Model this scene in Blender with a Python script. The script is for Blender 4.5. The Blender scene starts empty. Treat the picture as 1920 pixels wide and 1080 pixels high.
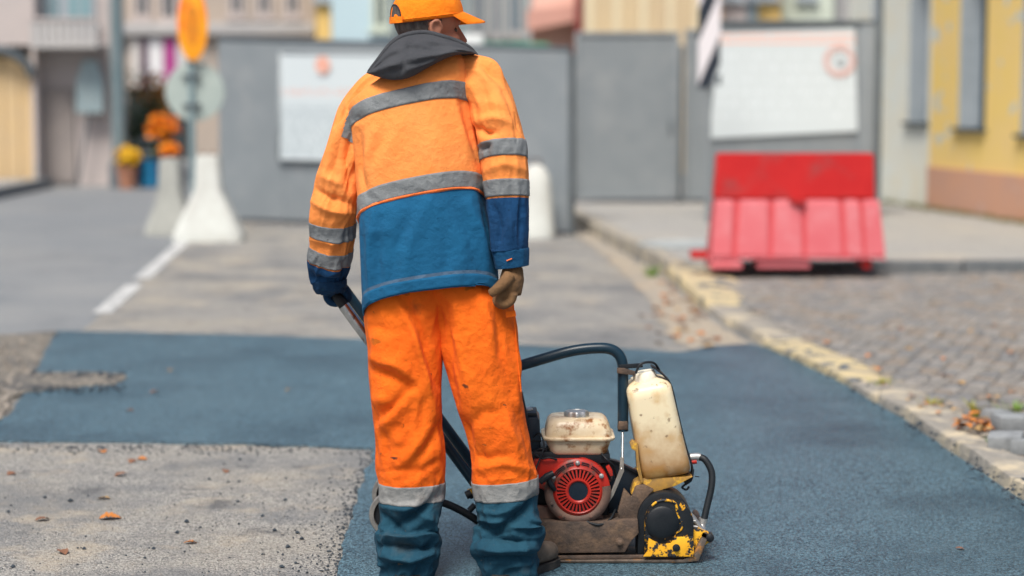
import bpy, bmesh, math, random
import numpy as np
from mathutils import Vector, Matrix, noise as mnoise

random.seed(7)
R = math.radians
scene = bpy.context.scene
COL = scene.collection

# ------------------------------------------------------------------ camera
FPX = 3733.0                      # focal length in pixels of the 1920 wide frame (70 mm lens)
CAM_H = 1.50
PITCH = math.atan(370.0 / FPX)
cam_d = bpy.data.cameras.new("camera")
cam = bpy.data.objects.new("camera", cam_d)
COL.objects.link(cam)
scene.camera = cam
cam.location = (0, 0, CAM_H)
cam.rotation_euler = (math.pi / 2 - PITCH, 0, 0)
cam_d.sensor_width = 36.0
cam_d.lens = 70.0
cam_d.clip_start = 0.1
cam_d.clip_end = 900.0
cam_d.dof.use_dof = True
cam_d.dof.focus_distance = 6.1
cam_d.dof.aperture_fstop = 1.5

# ------------------------------------------------------------------ world and sun (soft, overcast)
SUN_EL, SUN_AZ = 58.0, 200.0      # azimuth measured clockwise from +Y
world = bpy.data.worlds.new("World")
scene.world = world
world.use_nodes = True
wn = world.node_tree.nodes
wl = world.node_tree.links
wn.clear()
w_out = wn.new("ShaderNodeOutputWorld")
w_bg = wn.new("ShaderNodeBackground")
w_sky = wn.new("ShaderNodeTexSky")
w_sky.sky_type = 'NISHITA'
w_sky.sun_disc = False
w_sky.sun_elevation = R(SUN_EL)
w_sky.sun_rotation = R(SUN_AZ)
w_sky.air_density = 1.0
w_sky.dust_density = 4.5
w_sky.ozone_density = 1.0
w_bg.inputs[1].default_value = 0.076
wl.new(w_sky.outputs[0], w_bg.inputs[0])
wl.new(w_bg.outputs[0], w_out.inputs[0])
sun_d = bpy.data.lights.new("sun", 'SUN')
sun_d.energy = 2.5
sun_d.angle = R(24)
sun_d.color = (1.0, 0.95, 0.88)
sun = bpy.data.objects.new("sun", sun_d)
COL.objects.link(sun)
az, el = R(SUN_AZ), R(SUN_EL)
sdir = Vector((math.sin(az) * math.cos(el), math.cos(az) * math.cos(el), math.sin(el)))
sun.rotation_euler = sdir.to_track_quat('Z', 'Y').to_euler()
sun.location = (0, 0, 12)
scene.view_settings.view_transform = 'Standard'
scene.view_settings.look = 'None'
scene.view_settings.exposure = 0.66
scene.view_settings.gamma = 1.0
scene.view_settings.use_curve_mapping = False

# ------------------------------------------------------------------ survey helpers: measured points -> metres
FWD = Vector((0, math.cos(PITCH), -math.sin(PITCH)))
UPV = Vector((0, math.sin(PITCH), math.cos(PITCH)))
def ray(px, py):
    return FWD + Vector((1, 0, 0)) * ((px - 960) / FPX) + UPV * ((540 - py) / FPX)
def W(px, py, Y):
    d = ray(px, py)
    t = Y / d.y
    return Vector((d.x * t, Y, CAM_H + d.z * t))
def G(px, py, z=0.0):
    d = ray(px, py)
    t = (z - CAM_H) / d.z
    return Vector((d.x * t, d.y * t, z))
def project(v):                    # (N,3) array -> photo pixel coordinates
    rel = v - np.array([0, 0, CAM_H])
    dep = rel @ np.array(FWD)
    return np.stack([960 + FPX * rel[:, 0] / dep, 540 - FPX * (rel @ np.array(UPV)) / dep], 1)

# ------------------------------------------------------------------ materials
MATS = {}
def mat(name, col, col2=None, scale=8.0, rough=0.7, metal=0.0, bump=0.0, bscale=60.0, bdist=0.004, lo=0.35, hi=0.65,
        col3=None, scale3=2.0, lo3=0.5, hi3=0.62, stretch=None, spec=0.35, detail=6.0, sheen=0.0, coat=0.0):
    if name in MATS:
        return MATS[name]
    m = bpy.data.materials.new(name)
    m.use_nodes = True
    nt = m.node_tree
    N, L = nt.nodes, nt.links
    b = N["Principled BSDF"]
    b.inputs["Roughness"].default_value = rough
    b.inputs["Metallic"].default_value = metal
    b.inputs["Specular IOR Level"].default_value = spec
    if sheen:
        b.inputs["Sheen Weight"].default_value = sheen
    if coat:
        b.inputs["Coat Weight"].default_value = coat
    tc = N.new("ShaderNodeTexCoord")
    src = tc.outputs["Object"]
    if stretch:
        mp = N.new("ShaderNodeMapping")
        mp.inputs["Scale"].default_value = stretch
        L.new(src, mp.inputs[0])
        src = mp.outputs[0]
    c = (*col, 1.0)
    out = None
    def rgb(x):
        n = N.new("ShaderNodeRGB"); n.outputs[0].default_value = (*x, 1.0); return n.outputs[0]
    def layer(base, color, sc, lo_, hi_, seed):
        t = N.new("ShaderNodeTexNoise")
        t.noise_dimensions = '4D'
        t.inputs["W"].default_value = seed
        t.inputs["Scale"].default_value = sc
        t.inputs["Detail"].default_value = detail
        t.inputs["Roughness"].default_value = 0.62
        L.new(src, t.inputs["Vector"])
        r = N.new("ShaderNodeMapRange")
        r.inputs["From Min"].default_value = lo_
        r.inputs["From Max"].default_value = hi_
        L.new(t.outputs["Fac"], r.inputs["Value"])
        mx = N.new("ShaderNodeMix"); mx.data_type = 'RGBA'
        L.new(r.outputs[0], mx.inputs["Factor"])
        L.new(base, mx.inputs["A"])
        L.new(rgb(color), mx.inputs["B"])
        return mx.outputs["Result"]
    out = rgb(col)
    if col2:
        out = layer(out, col2, scale, lo, hi, 1.3)
    if col3:
        out = layer(out, col3, scale3, lo3, hi3, 5.7)
    L.new(out, b.inputs["Base Color"])
    if bump:
        t = N.new("ShaderNodeTexNoise")
        t.inputs["Scale"].default_value = bscale
        t.inputs["Detail"].default_value = 5.0
        L.new(src, t.inputs["Vector"])
        bp = N.new("ShaderNodeBump")
        bp.inputs["Strength"].default_value = bump
        bp.inputs["Distance"].default_value = bdist
        L.new(t.outputs["Fac"], bp.inputs["Height"])
        L.new(bp.outputs[0], b.inputs["Normal"])
    MATS[name] = m
    return m

def fabric(name, col, col2, dirt=None, dirt_lo=0.6, dirt_hi=0.72, dirt_scale=14, rough=0.85, crumple=15, camp=9.0, spots=None):
    """woven cloth: tonal wear, fine weave bump, optional dirt and smudges"""
    m = bpy.data.materials.new(name); m.use_nodes = True
    N, L = m.node_tree.nodes, m.node_tree.links
    b = N["Principled BSDF"]
    b.inputs["Roughness"].default_value = rough
    b.inputs["Specular IOR Level"].default_value = 0.18
    b.inputs["Sheen Weight"].default_value = 0.02
    tc = N.new("ShaderNodeTexCoord"); src = tc.outputs["Object"]
    def noise(sc, w, det=5.0, st=None):
        t = N.new("ShaderNodeTexNoise"); t.noise_dimensions = '4D'
        t.inputs["W"].default_value = w; t.inputs["Scale"].default_value = sc; t.inputs["Detail"].default_value = det
        s = src
        if st:
            mp = N.new("ShaderNodeMapping"); mp.inputs["Scale"].default_value = st; L.new(src, mp.inputs[0]); s = mp.outputs[0]
        L.new(s, t.inputs["Vector"]); return t.outputs["Fac"]
    def rng(f, a, c):
        r = N.new("ShaderNodeMapRange"); r.inputs["From Min"].default_value = a; r.inputs["From Max"].default_value = c
        L.new(f, r.inputs["Value"]); return r.outputs[0]
    def mix(f, A, B, k=1.0):
        mx = N.new("ShaderNodeMix"); mx.data_type = 'RGBA'
        if k != 1.0:
            mm = N.new("ShaderNodeMath"); mm.operation = 'MULTIPLY'; mm.inputs[1].default_value = k
            L.new(f, mm.inputs[0]); f = mm.outputs[0]
        L.new(f, mx.inputs["Factor"])
        for s, v in (("A", A), ("B", B)):
            if isinstance(v, tuple):
                mx.inputs[s].default_value = (*v, 1)
            else:
                L.new(v, mx.inputs[s])
        return mx.outputs["Result"]
    c = mix(rng(noise(9, 0.3), 0.3, 0.7), col, col2)
    if dirt:
        c = mix(rng(noise(dirt_scale, 3.1, 9), dirt_lo, dirt_hi), c, dirt, 0.8)
        c = mix(rng(noise(85, 6.1, 3), 0.68, 0.74), c, dirt, 0.7)
    if spots:
        for (loc, rad, colr) in spots:
            vd = N.new("ShaderNodeVectorMath"); vd.operation = 'DISTANCE'
            nz = N.new("ShaderNodeTexNoise"); nz.inputs["Scale"].default_value = 60
            L.new(src, nz.inputs["Vector"])
            va = N.new("ShaderNodeVectorMath"); va.operation = 'MULTIPLY_ADD'
            L.new(nz.outputs["Color"], va.inputs[0]); va.inputs[1].default_value = (.02, .02, .02); va.inputs[2].default_value = (-.01, -.01, -.01)
            vb = N.new("ShaderNodeVectorMath"); vb.operation = 'ADD'
            L.new(va.outputs[0], vb.inputs[0]); L.new(src, vb.inputs[1])
            vs = N.new("ShaderNodeVectorMath"); vs.operation = 'SUBTRACT'; L.new(vb.outputs[0], vs.inputs[0]); vs.inputs[1].default_value = loc
            vm = N.new("ShaderNodeVectorMath"); vm.operation = 'MULTIPLY'; L.new(vs.outputs[0], vm.inputs[0]); vm.inputs[1].default_value = (1, .4, 1.9)
            L.new(vm.outputs[0], vd.inputs[0]); vd.inputs[1].default_value = (0, 0, 0)
            r = N.new("ShaderNodeMapRange"); r.inputs["From Min"].default_value = rad; r.inputs["From Max"].default_value = rad * .6
            L.new(vd.outputs["Value"], r.inputs["Value"])
            c = mix(r.outputs[0], c, colr, 0.9)
    L.new(c, b.inputs["Base Color"])
    bp = N.new("ShaderNodeBump"); bp.inputs["Strength"].default_value = 0.8; bp.inputs["Distance"].default_value = 0.003
    add = N.new("ShaderNodeMath"); add.operation = 'ADD'
    L.new(noise(420, 1.0, 2), add.inputs[0])
    k = N.new("ShaderNodeMath"); k.operation = 'MULTIPLY'; k.inputs[1].default_value = 2.5
    L.new(noise(45, 2.0, 4), k.inputs[0]); L.new(k.outputs[0], add.inputs[1])
    # crumple: soft ridges where the cloth has been creased
    sub_ = N.new("ShaderNodeMath"); sub_.operation = 'SUBTRACT'; sub_.inputs[1].default_value = .5; L.new(noise(crumple, 8.0, 2.5, (1.0, 1.0, .75)), sub_.inputs[0])
    ab = N.new("ShaderNodeMath"); ab.operation = 'ABSOLUTE'; L.new(sub_.outputs[0], ab.inputs[0])
    k2 = N.new("ShaderNodeMath"); k2.operation = 'MULTIPLY_ADD'; k2.inputs[1].default_value = -camp; L.new(ab.outputs[0], k2.inputs[0]); L.new(add.outputs[0], k2.inputs[2])
    L.new(k2.outputs[0], bp.inputs["Height"]); L.new(bp.outputs[0], b.inputs["Normal"])
    return m

# ------------------------------------------------------------------ mesh helpers
def origin_of(o):
    v = Vector((0, 0, 0))
    while o is not None:
        v += o.location
        o = o.parent
    return v
def link(name, me, parent=None, loc=None):
    o = bpy.data.objects.new(name, me)
    COL.objects.link(o)
    if parent is not None:
        o.parent = parent
    if loc is not None:
        o.location = loc
    return o
def mesh(name, verts, faces, material, parent=None, smooth=True, loc=None, angle=None):
    """verts in world metres; stored relative to the parent's (or loc's) origin"""
    off = origin_of(parent) if parent is not None else Vector(loc or (0, 0, 0))
    me = bpy.data.meshes.new(name)
    v = np.asarray([tuple(p) for p in verts], dtype=float) - np.array(off)
    me.from_pydata(v.tolist(), [], faces)
    bm = bmesh.new(); bm.from_mesh(me)
    bmesh.ops.recalc_face_normals(bm, faces=bm.faces)
    bm.to_mesh(me); bm.free()
    if material:
        me.materials.append(material)
    if smooth:
        me.shade_smooth()
        if angle is not None:
            me.set_sharp_from_angle(angle=R(angle))
    return link(name, me, parent, Vector(loc) if (loc is not None and parent is None) else None)
def from_bm(name, bm, material, parent=None, smooth=False, loc=None, angle=30):
    off = origin_of(parent) if parent is not None else Vector(loc or (0, 0, 0))
    bmesh.ops.translate(bm, verts=bm.verts, vec=-off)
    bmesh.ops.recalc_face_normals(bm, faces=bm.faces)
    me = bpy.data.meshes.new(name); bm.to_mesh(me); bm.free()
    if material:
        me.materials.append(material)
    if smooth:
        me.shade_smooth(); me.set_sharp_from_angle(angle=R(angle))
    return link(name, me, parent, Vector(loc) if (loc is not None and parent is None) else None)
def tag(o, label=None, cat=None, group=None, kind=None):
    if label: o["label"] = label
    if cat: o["category"] = cat
    if group: o["group"] = group
    if kind: o["kind"] = kind
    return o
def empty(name, loc, label, cat, group=None, rz=0):
    o = bpy.data.objects.new(name, None); COL.objects.link(o)
    o.location = loc; o.rotation_euler = (0, 0, rz); o.empty_display_size = 0.1
    return tag(o, label, cat, group)
def box_bm(x0, x1, y0, y1, z0, z1, bevel=0.0, seg=2, bm=None):
    b2 = bmesh.new()
    bmesh.ops.create_cube(b2, size=1.0)
    bmesh.ops.scale(b2, vec=(x1 - x0, y1 - y0, z1 - z0), verts=b2.verts)
    bmesh.ops.translate(b2, vec=((x0 + x1) / 2, (y0 + y1) / 2, (z0 + z1) / 2), verts=b2.verts)
    if bevel:
        bmesh.ops.bevel(b2, geom=b2.edges[:], offset=bevel, segments=seg, affect='EDGES', profile=0.6)
    if bm is None:
        return b2
    merge(bm, b2)
    return bm
def merge(bm, b2):
    me = bpy.data.meshes.new("tmp"); b2.to_mesh(me); b2.free()
    bm.from_mesh(me); bpy.data.meshes.remove(me)
def box(name, x0, x1, y0, y1, z0, z1, material, parent=None, bevel=0.0, loc=None):
    return from_bm(name, box_bm(x0, x1, y0, y1, z0, z1, bevel), material, parent, smooth=bevel > 0, loc=loc)
def prism_bm(poly, y0, y1, bevel=0.0, seg=2):
    """poly = [(x,z)] extruded along Y"""
    bm = bmesh.new()
    a = [bm.verts.new((p[0], y0, p[1])) for p in poly]
    f = bm.faces.new(a)
    r = bmesh.ops.extrude_face_region(bm, geom=[f])
    vs = [e for e in r["geom"] if isinstance(e, bmesh.types.BMVert)]
    bmesh.ops.translate(bm, vec=(0, y1 - y0, 0), verts=vs)
    bmesh.ops.recalc_face_normals(bm, faces=bm.faces)
    if bevel:
        ed = [e for e in bm.edges if len(e.link_faces) == 2 and e.calc_face_angle(0) > R(25)]
        bmesh.ops.bevel(bm, geom=ed, offset=bevel, segments=seg, affect='EDGES', profile=0.6)
    return bm
def catmull(pts, n):
    pts = [Vector(p) for p in pts]
    out = []
    for i in range(len(pts) - 1):
        p0 = pts[max(i - 1, 0)]; p1 = pts[i]; p2 = pts[i + 1]; p3 = pts[min(i + 2, len(pts) - 1)]
        for k in range(n):
            t = k / n
            out.append(0.5 * ((2 * p1) + (p2 - p0) * t + (2 * p0 - 5 * p1 + 4 * p2 - p3) * t * t + (3 * p1 - p0 - 3 * p2 + p3) * t ** 3))
    out.append(pts[-1])
    return out
def tube_geo(path, r, seg=14, cap=True):
    path = [Vector(p) for p in path]
    rr = r if isinstance(r, (list, tuple)) else [r] * len(path)
    V, F = [], []
    t0 = (path[1] - path[0]).normalized()
    nrm = t0.orthogonal().normalized()
    for i, p in enumerate(path):
        a = path[max(i - 1, 0)]; c = path[min(i + 1, len(path) - 1)]
        t = (c - a).normalized()
        nrm = (nrm - t * nrm.dot(t)).normalized()
        bn = t.cross(nrm)
        for k in range(seg):
            th = 2 * math.pi * k / seg
            V.append(p + (nrm * math.cos(th) + bn * math.sin(th)) * rr[i])
    for i in range(len(path) - 1):
        for k in range(seg):
            F.append((i * seg + k, i * seg + (k + 1) % seg, (i + 1) * seg + (k + 1) % seg, (i + 1) * seg + k))
    if cap:
        F.append(tuple(range(seg)))
        F.append(tuple(range((len(path) - 1) * seg, len(path) * seg)))
    return V, F
def tube(name, path, r, material, parent=None, seg=14, smooth_n=0, loc=None):
    if smooth_n:
        if isinstance(r, (list, tuple)):
            rr = []
            for i in range(len(r) - 1):
                rr += [r[i] + (r[i + 1] - r[i]) * k / smooth_n for k in range(smooth_n)]
            r = rr + [r[-1]]
        path = catmull(path, smooth_n)
    V, F = tube_geo(path, r, seg)
    return mesh(name, V, F, material, parent, loc=loc, angle=50)
def bend(pts, rad, n=6):
    """polyline with rounded corners"""
    pts = [Vector(p) for p in pts]
    out = [pts[0]]
    for i in range(1, len(pts) - 1):
        p = pts[i]
        a = (pts[i - 1] - p); c = (pts[i + 1] - p)
        ra = min(rad, a.length * .49, c.length * .49)
        A = p + a.normalized() * ra; C = p + c.normalized() * ra
        for k in range(n + 1):
            t = k / n
            out.append(A.lerp(p, t).lerp(p.lerp(C, t), t))
    out.append(pts[-1])
    return out
def lathe_geo(center, axis, prof, seg=32, ref=None):
    closed = prof[0] == prof[-1]
    """prof = [(r, h)] along axis"""
    axis = Vector(axis).normalized()
    n = (ref or axis.orthogonal()).normalized(); b = axis.cross(n)
    V, F = [], []
    for (r, h) in prof:
        for k in range(seg):
            th = 2 * math.pi * k / seg
            V.append(Vector(center) + axis * h + (n * math.cos(th) + b * math.sin(th)) * r)
    for i in range(len(prof) - 1):
        for k in range(seg):
            F.append((i * seg + k, i * seg + (k + 1) % seg, (i + 1) * seg + (k + 1) % seg, (i + 1) * seg + k))
    if not closed:
        if prof[0][0] > 1e-6: F.append(tuple(range(seg)))
        if prof[-1][0] > 1e-6: F.append(tuple(range((len(prof) - 1) * seg, len(prof) * seg)))
    return V, F
def lathe(name, center, axis, prof, material, parent=None, seg=32, angle=35, loc=None):
    V, F = lathe_geo(center, axis, prof, seg)
    return mesh(name, V, F, material, parent, angle=angle, loc=loc)
def ellipsoid_geo(c, rad, rot=None, nu=24, nv=16):
    V, F = [], []
    rot = rot or Matrix.Identity(3)
    for i in range(nv + 1):
        ph = math.pi * i / nv
        for k in range(nu):
            th = 2 * math.pi * k / nu
            p = Vector((rad[0] * math.sin(ph) * math.cos(th), rad[1] * math.sin(ph) * math.sin(th), rad[2] * math.cos(ph)))
            V.append(Vector(c) + rot @ p)
    for i in range(nv):
        for k in range(nu):
            F.append((i * nu + k, i * nu + (k + 1) % nu, (i + 1) * nu + (k + 1) % nu, (i + 1) * nu + k))
    return V, F
def join_geo(parts):
    V, F = [], []
    for v, f in parts:
        o = len(V); V += list(v); F += [tuple(i + o for i in q) for q in f]
    return V, F
def remeshed(name, parts, voxel, smooth_it, material, parent):
    """one continuous skin over overlapping volumes"""
    V, F = join_geo(parts)
    o = mesh(name, V, F, material, parent)
    md = o.modifiers.new("r", 'REMESH'); md.mode = 'VOXEL'; md.voxel_size = voxel
    if smooth_it:
        ms = o.modifiers.new("s", 'SMOOTH'); ms.iterations = smooth_it; ms.factor = 0.5
    dg = bpy.context.evaluated_depsgraph_get()
    me = bpy.data.meshes.new_from_object(o.evaluated_get(dg))
    o.modifiers.clear()
    old = o.data; o.data = me; bpy.data.meshes.remove(old)
    o.data.name = name
    if material and not o.data.materials:
        o.data.materials.append(material)
    o.data.shade_smooth()
    return o
def sheet(name, poly, z, material, kind="structure", skirt=0.0, loc=None, parent=None):
    bm = bmesh.new()
    vs = [bm.verts.new((p[0], p[1], z)) for p in poly]
    f = bm.faces.new(vs)
    if skirt:
        lo = [bm.verts.new((p[0], p[1], z - skirt)) for p in poly]
        n = len(poly)
        for i in range(n):
            bm.faces.new((vs[i], vs[(i + 1) % n], lo[(i + 1) % n], lo[i]))
    bmesh.ops.triangulate(bm, faces=[f])
    o = from_bm(name, bm, material, parent, loc=loc)
    if parent is None:
        o["kind"] = kind
    return o
def dup(o, parent=None, loc=None):
    c = o.copy(); COL.objects.link(c)
    c.parent = parent
    if loc is not None: c.location = loc
    for ch in o.children:
        dup(ch, c)
    return c
# ================================================================== SETTING
def aggregate(name, dark, light, grain, rough, bump, big=None, big_scale=0.8, big_lo=.45, big_hi=.7, spec=0.5, contrast=(0.2, 0.8), bdist=0.006, crack=None):
    """road surface: stones bound in mastic (cell noise), patchy tone, real relief"""
    m = bpy.data.materials.new(name); m.use_nodes = True
    N, L = m.node_tree.nodes, m.node_tree.links
    b = N["Principled BSDF"]; b.inputs["Roughness"].default_value = rough; b.inputs["Specular IOR Level"].default_value = spec
    tc = N.new("ShaderNodeTexCoord"); src = tc.outputs["Object"]
    v = N.new("ShaderNodeTexVoronoi"); v.inputs["Scale"].default_value = grain; L.new(src, v.inputs["Vector"])
    n2 = N.new("ShaderNodeTexNoise"); n2.inputs["Scale"].default_value = grain * .55; n2.inputs["Detail"].default_value = 4; L.new(src, n2.inputs["Vector"])
    sp = N.new("ShaderNodeSeparateColor"); L.new(v.outputs["Color"], sp.inputs[0])
    av = N.new("ShaderNodeMath"); av.operation = 'ADD'; L.new(sp.outputs[0], av.inputs[0]); L.new(n2.outputs["Fac"], av.inputs[1])
    hv = N.new("ShaderNodeMapRange"); hv.inputs["From Min"].default_value = contrast[0] + .45; hv.inputs["From Max"].default_value = contrast[1] + .75
    L.new(av.outputs[0], hv.inputs["Value"])
    mx = N.new("ShaderNodeMix"); mx.data_type = 'RGBA'
    mx.inputs["A"].default_value = (*dark, 1); mx.inputs["B"].default_value = (*light, 1)
    L.new(hv.outputs[0], mx.inputs["Factor"])
    c = mx.outputs["Result"]
    if big:
        for (colr, sc, lo, hi, k, w) in big:
            t = N.new("ShaderNodeTexNoise"); t.noise_dimensions = '4D'; t.inputs["W"].default_value = w
            t.inputs["Scale"].default_value = sc; t.inputs["Detail"].default_value = 8; t.inputs["Roughness"].default_value = .65
            L.new(src, t.inputs["Vector"])
            r = N.new("ShaderNodeMapRange"); r.inputs["From Min"].default_value = lo; r.inputs["From Max"].default_value = hi
            r.inputs["To Max"].default_value = k
            L.new(t.outputs["Fac"], r.inputs["Value"])
            m2 = N.new("ShaderNodeMix"); m2.data_type = 'RGBA'
            L.new(r.outputs[0], m2.inputs["Factor"]); L.new(c, m2.inputs["A"]); m2.inputs["B"].default_value = (*colr, 1)
            c = m2.outputs["Result"]
    L.new(c, b.inputs["Base Color"])
    bp = N.new("ShaderNodeBump"); bp.inputs["Strength"].default_value = bump; bp.inputs["Distance"].default_value = bdist
    ad = N.new("ShaderNodeMath"); ad.operation = 'SUBTRACT'; L.new(n2.outputs["Fac"], ad.inputs[0]); L.new(v.outputs["Distance"], ad.inputs[1])
    L.new(ad.outputs[0], bp.inputs["Height"]); L.new(bp.outputs[0], b.inputs["Normal"])
    return m

M_road = aggregate("worn_grey_asphalt", (.15, .165, .178), (.25, .265, .275), 130, .8, .4,
                   big=[((.30, .30, .29), .35, .48, .66, .5, 1.0), ((.12, .13, .14), .9, .52, .68, .6, 4.0)])
M_lane = aggregate("pale_gritty_old_asphalt", (.11, .115, .12), (.46, .445, .41), 170, .9, 1.0, contrast=(.05, .62),
                   big=[((.42, .38, .31), .8, .48, .64, .5, 2.0), ((.17, .18, .19), 1.3, .48, .60, .75, 6.0), ((.50, .43, .33), 2.6, .54, .66, .6, 9.0), ((.085, .09, .10), 4.0, .57, .66, .65, 12.0)], spec=.25)
M_fresh = aggregate("fresh_blue_black_asphalt", (.005, .026, .043), (.122, .236, .302), 160, .42, .75, contrast=(.25, .68),
                    big=[((.080, .150, .190), .9, .45, .68, .6, 3.0), ((.014, .044, .068), 1.3, .48, .66, .65, 8.0), ((.12, .20, .245), 4.0, .56, .75, .4, 5.0)], spec=.75)
M_pave = aggregate("grey_pavement_screed", (.25, .25, .24), (.40, .39, .37), 90, .9, .5,
                   big=[((.43, .38, .30), 1.0, .52, .7, .6, 2.0), ((.16, .165, .16), 2.0, .58, .7, .6, 5.0)])
M_sand = mat("packed_sand_and_dirt", (.34, .29, .22), (.20, .18, .15), 6, .95, bump=.8, bscale=70, bdist=.012, col3=(.48, .40, .28), scale3=2.2)
M_paint = mat("worn_white_road_paint", (.56, .57, .56), (.30, .31, .31), 14, .7, lo=.44, hi=.62, bump=.3, bscale=120)
M_kerb = mat("old_kerb_concrete", (.36, .335, .29), (.22, .21, .19), 9, .92, bump=.9, bscale=38, bdist=.012, col3=(.56, .48, .34), scale3=3)
M_kerb_y = mat("sandy_yellow_kerb_concrete", (.60, .49, .27), (.42, .36, .25), 7, .9, bump=.8, bscale=40, bdist=.01, col3=(.10, .125, .15), scale3=6, lo3=.53, hi3=.58)

# ground to the horizon
sheet("ground", [(-300, -30), (300, -30), (300, 500), (-300, 500)], 0.0, M_road)

# old lane between the white line and the kerb
wl_a, wl_b = G(345, 455), G(190, 590)
wdir = (wl_b - wl_a).normalized()
def wline(Y):
    t = (Y - wl_a.y) / wdir.y
    return wl_a + wdir * t
KERB = [(G(1070, 420)), (G(1240, 512)), (G(1335, 598)), (G(1430, 652)), (G(1560, 712)), (G(1690, 790)), (G(1800, 868)), (G(1920, 950))]
kd = (KERB[-1] - KERB[-3]).normalized()
KERB.append(KERB[-1] + kd * 3.5)
def kerb_x(Y):
    for a, b in zip(KERB, KERB[1:]):
        if a.y >= Y >= b.y:
            return a.x + (b.x - a.x) * (Y - a.y) / (b.y - a.y)
    return KERB[0].x + (KERB[1].x - KERB[0].x) * (Y - KERB[0].y) / (KERB[1].y - KERB[0].y)
ys = [24 - i * .25 for i in range(86)]
lane = [(wline(y).x + .03 * mnoise.noise((y * 2, 0, 1)), y) for y in ys] + [(kerb_x(y) + .06, y) for y in reversed(ys)]
sheet("old_road_lane", lane, 0.004, M_lane)

# painted dashes of the white line
def dash(y0, y1, w, k):
    p = []
    n = 14
    for i in range(n + 1):
        y = y0 + (y1 - y0) * i / n
        p.append((wline(y).x - w / 2 + .012 * mnoise.noise((y * 6, k, 0)), y))
    for i in range(n, -1, -1):
        y = y0 + (y1 - y0) * i / n
        p.append((wline(y).x + w / 2 + .012 * mnoise.noise((y * 6, k, 5)), y))
    return p
d1 = sheet("road_marking", dash(G(345, 455).y, G(262, 525).y, .13, 0), .009, M_paint)
d2 = sheet("road_marking", dash(G(252, 535).y, G(190, 590).y, .13, 3), .009, M_paint)
d1["label"] = "longer white painted line piece nearest the concrete blocks"
d2["label"] = "shorter worn white line piece beside the dark patch"

# the fresh asphalt patch (a real layer, ragged where it was raked)
def ragged(pix, amp, step=0.07, closed=True, seed=0):
    pts = [G(*p) for p in pix]
    out = []
    n = len(pts)
    for i in range(n):
        a, b = pts[i], pts[(i + 1) % n]
        L = (b - a).length
        m = max(1, int(L / step))
        nn = Vector((-(b - a).y, (b - a).x, 0)).normalized()
        for k in range(m):
            p = a.lerp(b, k / m)
            w = mnoise.noise((p.x * 5, p.y * 5, seed)) + .7 * mnoise.noise((p.x * 17, p.y * 17, seed + 3)) + .5 * mnoise.noise((p.x * 41, p.y * 41, seed + 9))
            out.append(p + nn * w * amp * (.3 if a.x > 1.25 and b.x > 1.25 else 1 if a.y > 7.3 or b.y > 7.3 else .55))
    return out
patch_pix = [(-260, 832), (0, 833), (250, 833), (500, 838), (690, 846), (703, 850), (690, 880), (672, 935), (655, 990), (640, 1050), (628, 1110), (600, 1400),
             (2330, 1400), (2150, 1090), (1945, 952), (1822, 868), (1707, 790), (1575, 712), (1442, 656), (1400, 648), (1335, 652), (1275, 664), (1120, 655), (900, 648), (690, 640),
             (400, 630), (108, 624), (72, 690), (50, 735), (20, 780), (-40, 815)]
patch = ragged(patch_pix, .022, .05)
o_patch = sheet("fresh_asphalt_patch", [(p.x, p.y) for p in patch], .014, M_fresh, skirt=.02)

# churned strip left of the patch and the unpatched tongue
dirt_pix = [(-300, 640), (40, 628), (112, 622), (72, 690), (50, 735), (0, 812), (-300, 830)]
M_brk = aggregate("broken_dark_road_base", (.10, .10, .10), (.40, .36, .30), 70, .92, 1.0, contrast=(.05, .6), big=[((.11, .115, .12), 3.0, .48, .6, .8, 2.0), ((.44, .38, .29), 2.2, .55, .68, .7, 6.0)], spec=.25, bdist=.02)
sheet("broken_road_edge", [(p.x, p.y) for p in ragged(dirt_pix, .05, .08, seed=4)], .008, M_brk)
tongue_pix = [(20, 708), (62, 706), (150, 703), (226, 706), (240, 714), (215, 726), (130, 733), (52, 742), (10, 752)]
sheet("unpaved_tongue", [(p.x, p.y) for p in ragged(tongue_pix, .02, .05, seed=6)], .019, M_brk, skirt=.004)
# sandy gutter along the kerb behind the patch
M_gut = aggregate("pale_sandy_gutter", (.24, .215, .18), (.50, .43, .33), 160, .92, .8, contrast=(.05, .6), big=[((.40, .30, .20), 3.0, .5, .68, .6, 2.0), ((.25, .26, .26), 1.4, .5, .66, .6, 6.0)])
gut = [(1060, 430), (1110, 440), (1235, 520), (1330, 602), (1420, 655), (1330, 668), (1260, 640), (1215, 560), (1120, 470)]
sheet("sandy_gutter", [(p.x, p.y) for p in ragged(gut, .06, .1, seed=8)], .009, M_gut)

# raised pavement (barrier stands on it), low apron in front of it
PAVE_Z, APR_Z = .13, .045
ystep = G(1400, 520).y
pv = [(kerb_x(KERB[0].y + 8) - .1, KERB[0].y + 8)] + [(kerb_x(y) + .02, y) for y in (24, 22, 20, 18, ystep + .25)]
pv += [(kerb_x(ystep) + .3, ystep), (9.0, ystep - .15), (14, ystep - .15), (14, KERB[0].y + 8)]
sheet("pavement", pv, PAVE_Z, M_pave, skirt=.14)
ap = [(kerb_x(y) + .12, y) for y in (ystep, 14, 13, 12, 11, 10, 9, 8, 7, 6, 5, 3.6)] + [(14, 3.6), (14, ystep - .2)]
sheet("apron_bed", ap, APR_Z - .006, M_sand, skirt=.05)

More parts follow.
